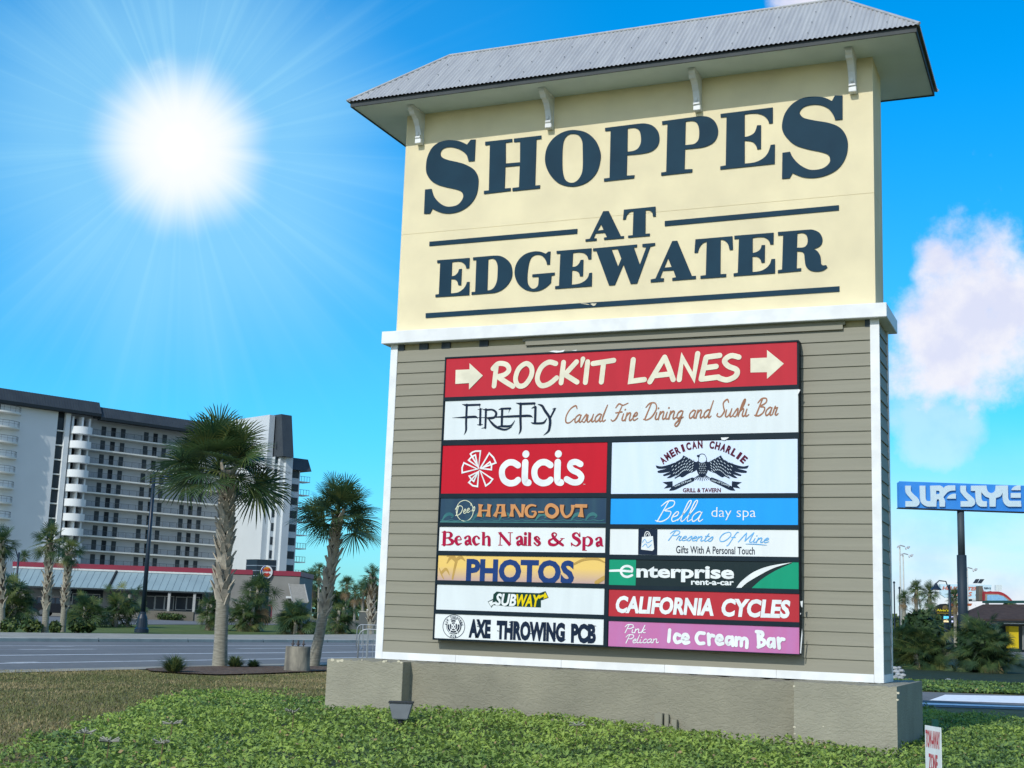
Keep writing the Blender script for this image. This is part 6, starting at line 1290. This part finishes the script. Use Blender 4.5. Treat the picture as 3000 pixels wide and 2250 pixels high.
for cons in ([[(280,240),(370,240),(368,310),(378,340,1),(420,385,1),(480,440,1),(510,500,1),(500,545,1),(460,580),(285,580),(285,490),(405,490),(340,420,1),(295,365,1),(282,320)]],
    [[(513,240),(605,240),(608,440),(622,480,1),(650,490),(692,490),(690,400),(683,240),(840,236),(880,255,1),(900,280),(930,250,1),(970,236),(1088,236),(1090,318),(1020,322,1),(960,350,1),(895,425),(918,470,1),(925,500),(922,580),(838,580),(832,490),(820,462,1),(795,462,1),(785,490),(783,580),(640,580),(580,555,1),(535,510,1),(520,440)],[(778,322),(820,322),(836,340,1),(836,365,1),(820,376),(778,376)]],
    [[(955,450),(985,405,1),(1030,378,1),(1060,370),(1098,370),(1098,450)]],[[(1172,240),(1262,240),(1262,310),(1275,345,1),(1330,395,1),(1390,450,1),(1410,510,1),(1395,550,1),(1350,580),(1178,580),(1178,490),(1305,490),(1230,415,1),(1180,350,1),(1172,310)]],
    [[(1345,240),(1592,238),(1600,290),(1620,335,1),(1660,358,1),(1700,352,1),(1735,320,1),(1745,238),(1940,236),(1945,440),(1960,475,1),(1985,485),(2150,485),(2158,580),(1950,580),(1900,550,1),(1868,500,1),(1858,440),(1855,350),(1820,410,1),(1745,440),(1742,580),(1648,580),(1640,440),(1570,410,1),(1510,345),(1512,450),(1530,485,1),(1560,492),(1600,492),(1600,580),(1500,580),(1450,550,1),(1425,500),(1412,325),(1345,325)]],
    [[(1998,312),(2030,265,1),(2075,240,1),(2100,236),(2145,236),(2145,312)]],[[(1990,358),(2148,358),(2148,436),(1990,436)]]): i.zf(zU, *cons, depth=.10)
i.build('lettering', M('pale_letter', (0.56, 0.70, 0.78), (0.52, 0.66, 0.75), rough=.5), t_)
kS = 88/FPX*.18083
zb = zU(0, 1315)[1]+SP.o.z; rT, rB2 = 56*kS, 76*kS
b = MB(); b.tube([pb+fwd*.3+Vector((0, 0, zb-pb.z-.02)), Vector((pb.x, pb.y, SP.o.z+z0_))+fwd*.3], rT, 18); b.build('pole', M('pole_paint', (0.05, 0.07, 0.085), (0.035, 0.05, 0.062), scale=.7, rough=.6), t_, smooth=True)
b = MB(); b.tube([Vector((pb.x, pb.y, H(pb.x, pb.y)-.3))+fwd*.3, Vector((pb.x, pb.y, zb))+fwd*.3], rB2, 20); b.build('pole_sleeve', M('sleeve_paint', (0.020, 0.036, 0.052), (0.014, 0.026, 0.04), scale=.7, rough=.6), t_, smooth=True)
# big palmettos by the drive
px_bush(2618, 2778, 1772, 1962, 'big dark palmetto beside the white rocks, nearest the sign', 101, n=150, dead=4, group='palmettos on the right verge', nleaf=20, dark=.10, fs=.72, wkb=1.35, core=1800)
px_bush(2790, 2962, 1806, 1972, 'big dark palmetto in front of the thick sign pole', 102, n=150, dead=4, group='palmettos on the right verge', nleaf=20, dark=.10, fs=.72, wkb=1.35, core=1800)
for k, (u, vt, d_, cw, lab) in enumerate(((2684,1728,105,24,'spiky palm top above the left palmetto'),(2724,1738,112,26,'looser palm top right of the spiky one, by a white lamp'),(2798,1752,120,24,'palm behind the thin dark street lamp'),(2648,1752,100,18,'short palm by the dark thin posts at the sign edge'))):
    q = at(u, 1840, d_); q.z = H(q.x, q.y); palm(q, at(u, vt, d_), .15, .14, cw*d_/FPX*1.5, 28, lab, 'palms behind the right palmettos', nb=0, nleaf=14, seed=110+k, wk=1.8, dead=5)
for k, (u, d_, hh, cr, lab) in enumerate(((2700,150,3.6,3.2,'dark bushy tree left of the roadside screen'),(2752,165,3.8,3.0,'dark tree below the billboard left end'),(2820,170,4.0,3.0,'dark tree behind the thin street lamp'),(2966,230,7.4,3.6,'umbrella-shaped pine above the red arch'),(3010,260,6.8,5.5,'dark tree mass at the right edge behind the arch'),(2655,175,3.4,3.0,'dark tree against the sign edge'))):
    q = at(u, 1850, d_); q.z = H(q.x, q.y); tree(q, hh, cr, lab, 'trees behind the right verge', seed=130+k, n=2400, sz=.30)
# white rocks
rr = random.Random(8)
for k, (u, v, r) in enumerate(((2622,1958,8),(2634,1957,7),(2626,1968,9),(2641,1966,8),(2632,1976,9),(2645,1978,7),(2624,1984,9),(2638,1986,8),(2779,1994,9))):
    p = gp(u, v+ (14 if k < 8 else 2)); d = depth(p); c = at(u, v, d); r_ = r*d/FPX; bm = bmesh.new(); bmesh.ops.create_icosphere(bm, subdivisions=2, radius=r_)
    for q in bm.verts: q.co = Vector((q.co.x*1.25, q.co.y, q.co.z*.72))*rr.uniform(.84, 1.14)
    me = bpy.data.meshes.new('rock'); bm.to_mesh(me); bm.free(); me.materials.append(M('pale_rock', (0.42, 0.44, 0.44), (0.28, 0.30, 0.31), scale=5, rough=.9, bump=.4)); o = bpy.data.objects.new('rock', me); COL.objects.link(o); o.location = c if k < 8 else (c.x, c.y, max(c.z, H(c.x, c.y)+.02))
    o.rotation_euler = (0, 0, k*1.3); tag(o, ['pale rock at the top left of the pile by the sign', 'pale rock at the top right of the pile by the sign', 'pale rock in the second row left of the pile', 'pale rock in the second row right of the pile', 'pale rock in the middle of the pile', 'pale rock at the right side of the pile', 'pale rock at the bottom left of the pile', 'pale rock at the bottom right of the pile', 'single pale rock lying alone on the dark verge'][k], 'rock', 'rocks on the right verge')
# tall twin floodlight poles
m_pl = M('concrete_pole', (0.52, 0.54, 0.50), (0.44, 0.46, 0.43), scale=.8); m_hd = M('lamp_head_grey', (0.42, 0.44, 0.46), rough=.4, metal=.3)
def flood(u, vtop, dist, wpx, label):
    q = at(u, 1850, dist); q.z = H(q.x, q.y); k = dist/FPX; zt = at(u, vtop, dist).z; t_ = thing('floodlight_pole', q, label, 'light pole', 'tall floodlight poles beyond the verge')
    b = MB(); b.tube([q, Vector((q.x, q.y, zt))], [wpx*k*.6, wpx*k*.42], 12); b.build('pole', m_pl, t_, smooth=True); e = Vector((q.x, q.y, zt))
    b = MB(); b.tube([e-_r*5*k, e+Vector((0, 0, .12))+_r*2*k, e+_r*15*k], .07, 6); b.build('arm', m_hd, t_)
    for dx, dz, an in ((19, -4, .6), (25, -1, .95), (-5, -1, .2)):
        b = MB(); c = e+_r*dx*k+Vector((0, 0, dz*k)); X = _r*math.cos(an)+Vector((0, 0, math.sin(an))); Z = X.cross(fwd)
        b.tube([c-Z*3.5*k, c-Z*1.5*k, c+Z*2.5*k], [4.6*k, 4.2*k, 1.6*k], 12); b.build('lamp_head', m_hd, t_)
flood(2640, 1598, 140, 5.2, 'taller pale floodlight pole nearest the sign'); flood(2649.5, 1622, 160, 4.6, 'shorter pale floodlight pole just right of the taller one'); flood(2838, 1664, 150, 4.5, 'floodlight with round heads peeping out behind the thick sign pole')
# thin dark lamps
q = at(2784, 1850, 108); q.z = H(q.x, q.y); street_lamp(q, at(2781, 1712, 108).z-q.z, .12, 'thin dark street lamp in front of the billboard', arm=-_r*.9)
for u, vt, lab in ((2637, 1722, 'short dark post just right of the sign edge'), (2621.5, 1706, 'dark post almost hidden by the sign edge')):
    q = at(u, 1850, 112); q.z = H(q.x, q.y); t_ = thing('lamp_post', q, lab, 'post', 'dark posts by the sign edge'); e = Vector((q.x, q.y, at(u, vt, 112).z)); b = MB(); b.tube([q, e], .055, 8); b.build('pole', m_lamp, t_); b = MB(); b.lathe([(.10, -.05), (.10, .02), (.03, .12)], e, 10); b.build('cap', m_lamp, t_)
# billboard
BB = frontal(2830, 1735, 168); zE = zone(BB, 2620, 1650, 380/2101); t_ = thing('billboard', (BB.o.x, BB.o.y, H(BB.o.x, BB.o.y)), 'wide pale billboard for helicopter tours with solar panels on top', 'billboard')
F_ = lambda q, n, m, d=.3: slab(BB, [zE(*p) for p in q], d, n, m, t_)
F_([(738,338),(1575,350),(1575,578),(830,560),(745,500)], 'panel', M('billboard_blue', (0.60, 0.75, 0.82), (0.45, 0.68, 0.82), scale=.12, rough=.5)); F_([(1640,352),(1745,356),(1740,442),(1640,440)], 'side_panel', M('billboard_pale', (0.66, 0.74, 0.76)))
F_([(1240,580),(1612,582),(1612,618),(1240,616)], 'catwalk', M('dark_eave', (0.02, 0.03, 0.035)), .8); F_([(1260,585),(1400,585),(1400,606),(1260,606)], 'name_plate', M('billboard_pale', (0.66, 0.74, 0.76)), -.05); F_([(1440,588),(1605,588),(1605,612),(1440,612)], 'name_plate', M('billboard_pale', (0.66, 0.74, 0.76)), -.05)
i = Ink(BB, .05, .001); ch_ = abs(zE(0, 62)[1]-zE(0, 0)[1]); i.text('HELICOPTER', zE(775, 428), zE(1352, 440), ch_*.95, bold=.03, shear=.25); i.text('TOURS', zE(875, 530), zE(1262, 532), ch_*1.15, bold=.03, shear=.25); i.build('lettering', M('faded_orange', (0.62, 0.20, 0.13), rough=.6), t_)
i = Ink(BB, .05, .001); i.text('850-2', zE(1455, 418), zE(1562, 420), ch_*.5, bold=.03); i.build('lettering', m_nv, t_)
i = Ink(BB, .06, .001); i.zf(zE, [(1308,520),(1325,490,1),(1380,462,1),(1450,455,1),(1500,462),(1570,448),(1570,462),(1520,490,1),(1490,520,1),(1420,538,1),(1340,535)]); i.zf(zE, [(1412,455),(1425,372),(1445,455)]); i.zs(zE, [(1320,555),(1400,548),(1540,545)], 5); i.build('emblem', M('helicopter_red', (0.28, 0.05, 0.06)), t_)
for x in (930, 1500): b = MB(); p = BB.P(zE(x, 560)); b.tube([Vector((p.x, p.y, 0)), p], .22, 8); b.build('post', M('steel_post', (0.09, 0.09, 0.09)), t_)
m_sol = M('solar_panel', (0.025, 0.035, 0.055), rough=.2)
for q in ([(1275,325),(1322,257),(1380,255),(1345,325)],[(1352,325),(1395,258),(1462,258),(1410,328)],[(1015,322),(1062,258),(1110,258),(1070,322)]): F_(q, 'solar_panel', m_sol, .12)
# diner with red arch and brown roof
DN = frontal(2950, 1800, 118); zD2 = zone(DN, 2620, 1650, 380/2101); t_ = thing('diner', (DN.o.x, DN.o.y, H(DN.o.x, DN.o.y)), 'brown-roofed diner with a red arch and a yellow column at the right edge', 'restaurant')
def Dp(x, y, h): q = DN.P(zD2(x, y), h); return q
g0 = -DN.o.z
b = MB(); a = zD2(1760, 960); b.obox(DN.P((a[0], g0), -1.2), _r*18, fwd*8, Vector((0, 0, a[1]-g0))); b.build('wall', M('teal_glass_wall', (0.02, 0.045, 0.06), (0.014, 0.03, 0.04), scale=.5, rough=.2), t_)
m_shg = M('brown_shingle', (0.062, 0.046, 0.042), (0.040, 0.030, 0.029), scale=2.2, rough=.95, stretch=(1, 1, 5))
b = MB(); e0, e1 = zD2(1215, 905), zD2(2900, 905); r0_, r1_ = zD2(1600, 660), zD2(2900, 660); P4 = [DN.P(e0, 1.6), DN.P(e1, 1.6), DN.P(r1_, -2.5), DN.P(r0_, -2.5)]
b.poly3(P4, (0, 0, -.15)); rf = b.build('roof', m_shg, t_)
b = MB(); b.poly3([DN.P(e0, 1.62), DN.P(r0_, -2.5), DN.P((e0[0], e0[1]), -6)], (0, 0, -.12)); b.build('roof', m_shg, t_)
F2 = lambda q, n, m, d=.3, h=0: (lambda B: (B.poly3([DN.P(zD2(*p), h) for p in q], fwd*d), B.build(n, m, t_)))(MB())[1]
F2([(1215,908),(2900,908),(2900,965),(1700,960),(1230,940)], 'eave', M('dark_eave', (0.02, 0.03, 0.035)), .4, 1.55); F2([(1690,968),(2035,972),(2035,986),(1690,982)], 'tube_light', M('white_strip', (0.75, 0.78, 0.80)), .1, 1.3)
F2([(1818,1020),(1970,1025),(1975,1382),(1832,1378)], 'column', M('yellow_paint', (0.62, 0.46, 0.012), (0.52, 0.38, 0.012), scale=.8), .8, .6)
F2([(1612,598),(2900,598),(2900,642),(1612,640)], 'fascia', M('green_fascia', (0.012, 0.07, 0.065)), .5, -2.4)
archo = [(1625,598),(1625,452)]+[(1625+ (2095-1625)*t, 452-6*math.sin(t*3.14)+148*max(0, (t-.45)/.55)**2) for t in [.1,.2,.3,.4,.5,.6,.7,.8,.9,1.0]]
archi = [(2095-30, 598)]
F2(archo, 'arch', M('red_arch', (0.36, 0.035, 0.045)), .5, -2.6)
F2([(1640,597),(1640,490),(1750,487),(1850,492),(1940,520),(2010,565),(2045,597)], 'arch_trim', M('tan_trim', (0.33, 0.29, 0.22)), .1, -2.5); F2([(1665,597),(1665,505),(1850,505),(1930,530),(2010,597)], 'window', M('sky_glass', (0.25, 0.50, 0.72), (0.20, 0.42, 0.66), rough=.15), .06, -2.43)
F2([(1575,598),(1575,352),(1640,352),(1640,598)], 'chimney', M('brown_render', (0.14, 0.13, 0.105)), .8, -3.2)
F2([(1240,640),(1582,640),(1560,682),(1240,682)], 'awning', M('orange_awning', (0.40, 0.12, 0.05)), .6, -5)
for x in (1270, 1310, 1350): F2([(x,690),(x+22,690),(x+22,900),(x,900)], 'post', m_cw, .15, -5)
for x in (2060,): F2([(x,1020),(x+14,1020),(x+14,1400),(x,1400)], 'mullion', m_frame, .1, .3)
# roadside sign with a lit screen
AS = frontal(2775, 1800, 126); zV = zone(AS, 2620, 1650, 380/2101); t_ = thing('roadside_sign', (AS.o.x, AS.o.y, H(AS.o.x, AS.o.y)), 'small dark roadside sign with yellow letters over a lit screen', 'sign')
G_ = lambda q, n, m, d=.3: slab(AS, [zV(*p) for p in q], d, n, m, t_)
G_([(660,800),(655,720),(720,680),(770,660),(840,655),(900,680),(975,720),(975,830),(660,830)], 'cabinet', M('black_cabinet', (0.012, 0.016, 0.018)), .5); G_([(690,802),(965,806),(965,818),(690,814)], 'trim_line', M('mustard', (0.30, 0.22, 0.04)), -.06)
G_([(775,740),(790,690),(830,682),(870,695),(885,740)], 'emblem', M('sand_emblem', (0.17, 0.13, 0.06)), -.05)
i = Ink(AS, .09, .001); i.text("Alvin's Is", zV(680, 778), zV(945, 782), abs(zV(0,40)[1]-zV(0,0)[1]), bold=.03); i.build('lettering', M('yellow_letters', (0.75, 0.62, 0.02)), t_)
G_([(785,845),(975,850),(972,970),(790,965)], 'cabinet', M('black_cabinet', (0.012, 0.016, 0.018)), .4)
G_([(798,858),(900,860),(900,905),(798,900)], 'screen', M('screen_sky', (0.10, 0.55, 0.85), emit=.8), -.04); G_([(798,901),(900,906),(900,958),(798,955)], 'screen', M('screen_sand', (0.80, 0.55, 0.30), (0.65, 0.60, 0.35), scale=3, emit=.8), -.04); G_([(925,860),(962,862),(950,958),(928,956)], 'screen', M('screen_lilac', (0.55, 0.60, 0.95), emit=.8), -.04)
b = MB(); p = AS.P(zV(840, 960)); b.tube([Vector((p.x, p.y, 0)), p], .2, 8); b.build('post', m_lamp, t_)

# belt of woods along the horizon (reads as one mass)
nw = 16000; az = rng.uniform(-1.25, 1.25, nw)+math.atan2(_f.y, _f.x)-.1; rr_ = rng.uniform(430, 520, nw); x = CAM.x+rr_*np.cos(az); y = CAM.y+rr_*np.sin(az)
hgt = 4.2+3.6*vnoise(x, y, .035)+1.5*vnoise(x, y, .15); C = np.stack([x, y, .4+hgt*rng.random(nw)**.7], 1)
v1 = rng.normal(0, 1, (nw, 3)); v1 /= np.linalg.norm(v1, axis=1)[:, None]; v2 = np.cross(v1, rng.normal(0, 1, (nw, 3))); v2 /= np.linalg.norm(v2, axis=1)[:, None]
quads('woods', m_bush, C, v1*1.7, v2*1.0, rng.integers(0, 3, nw), 'stuff', 'low dark belt of woods along the horizon')
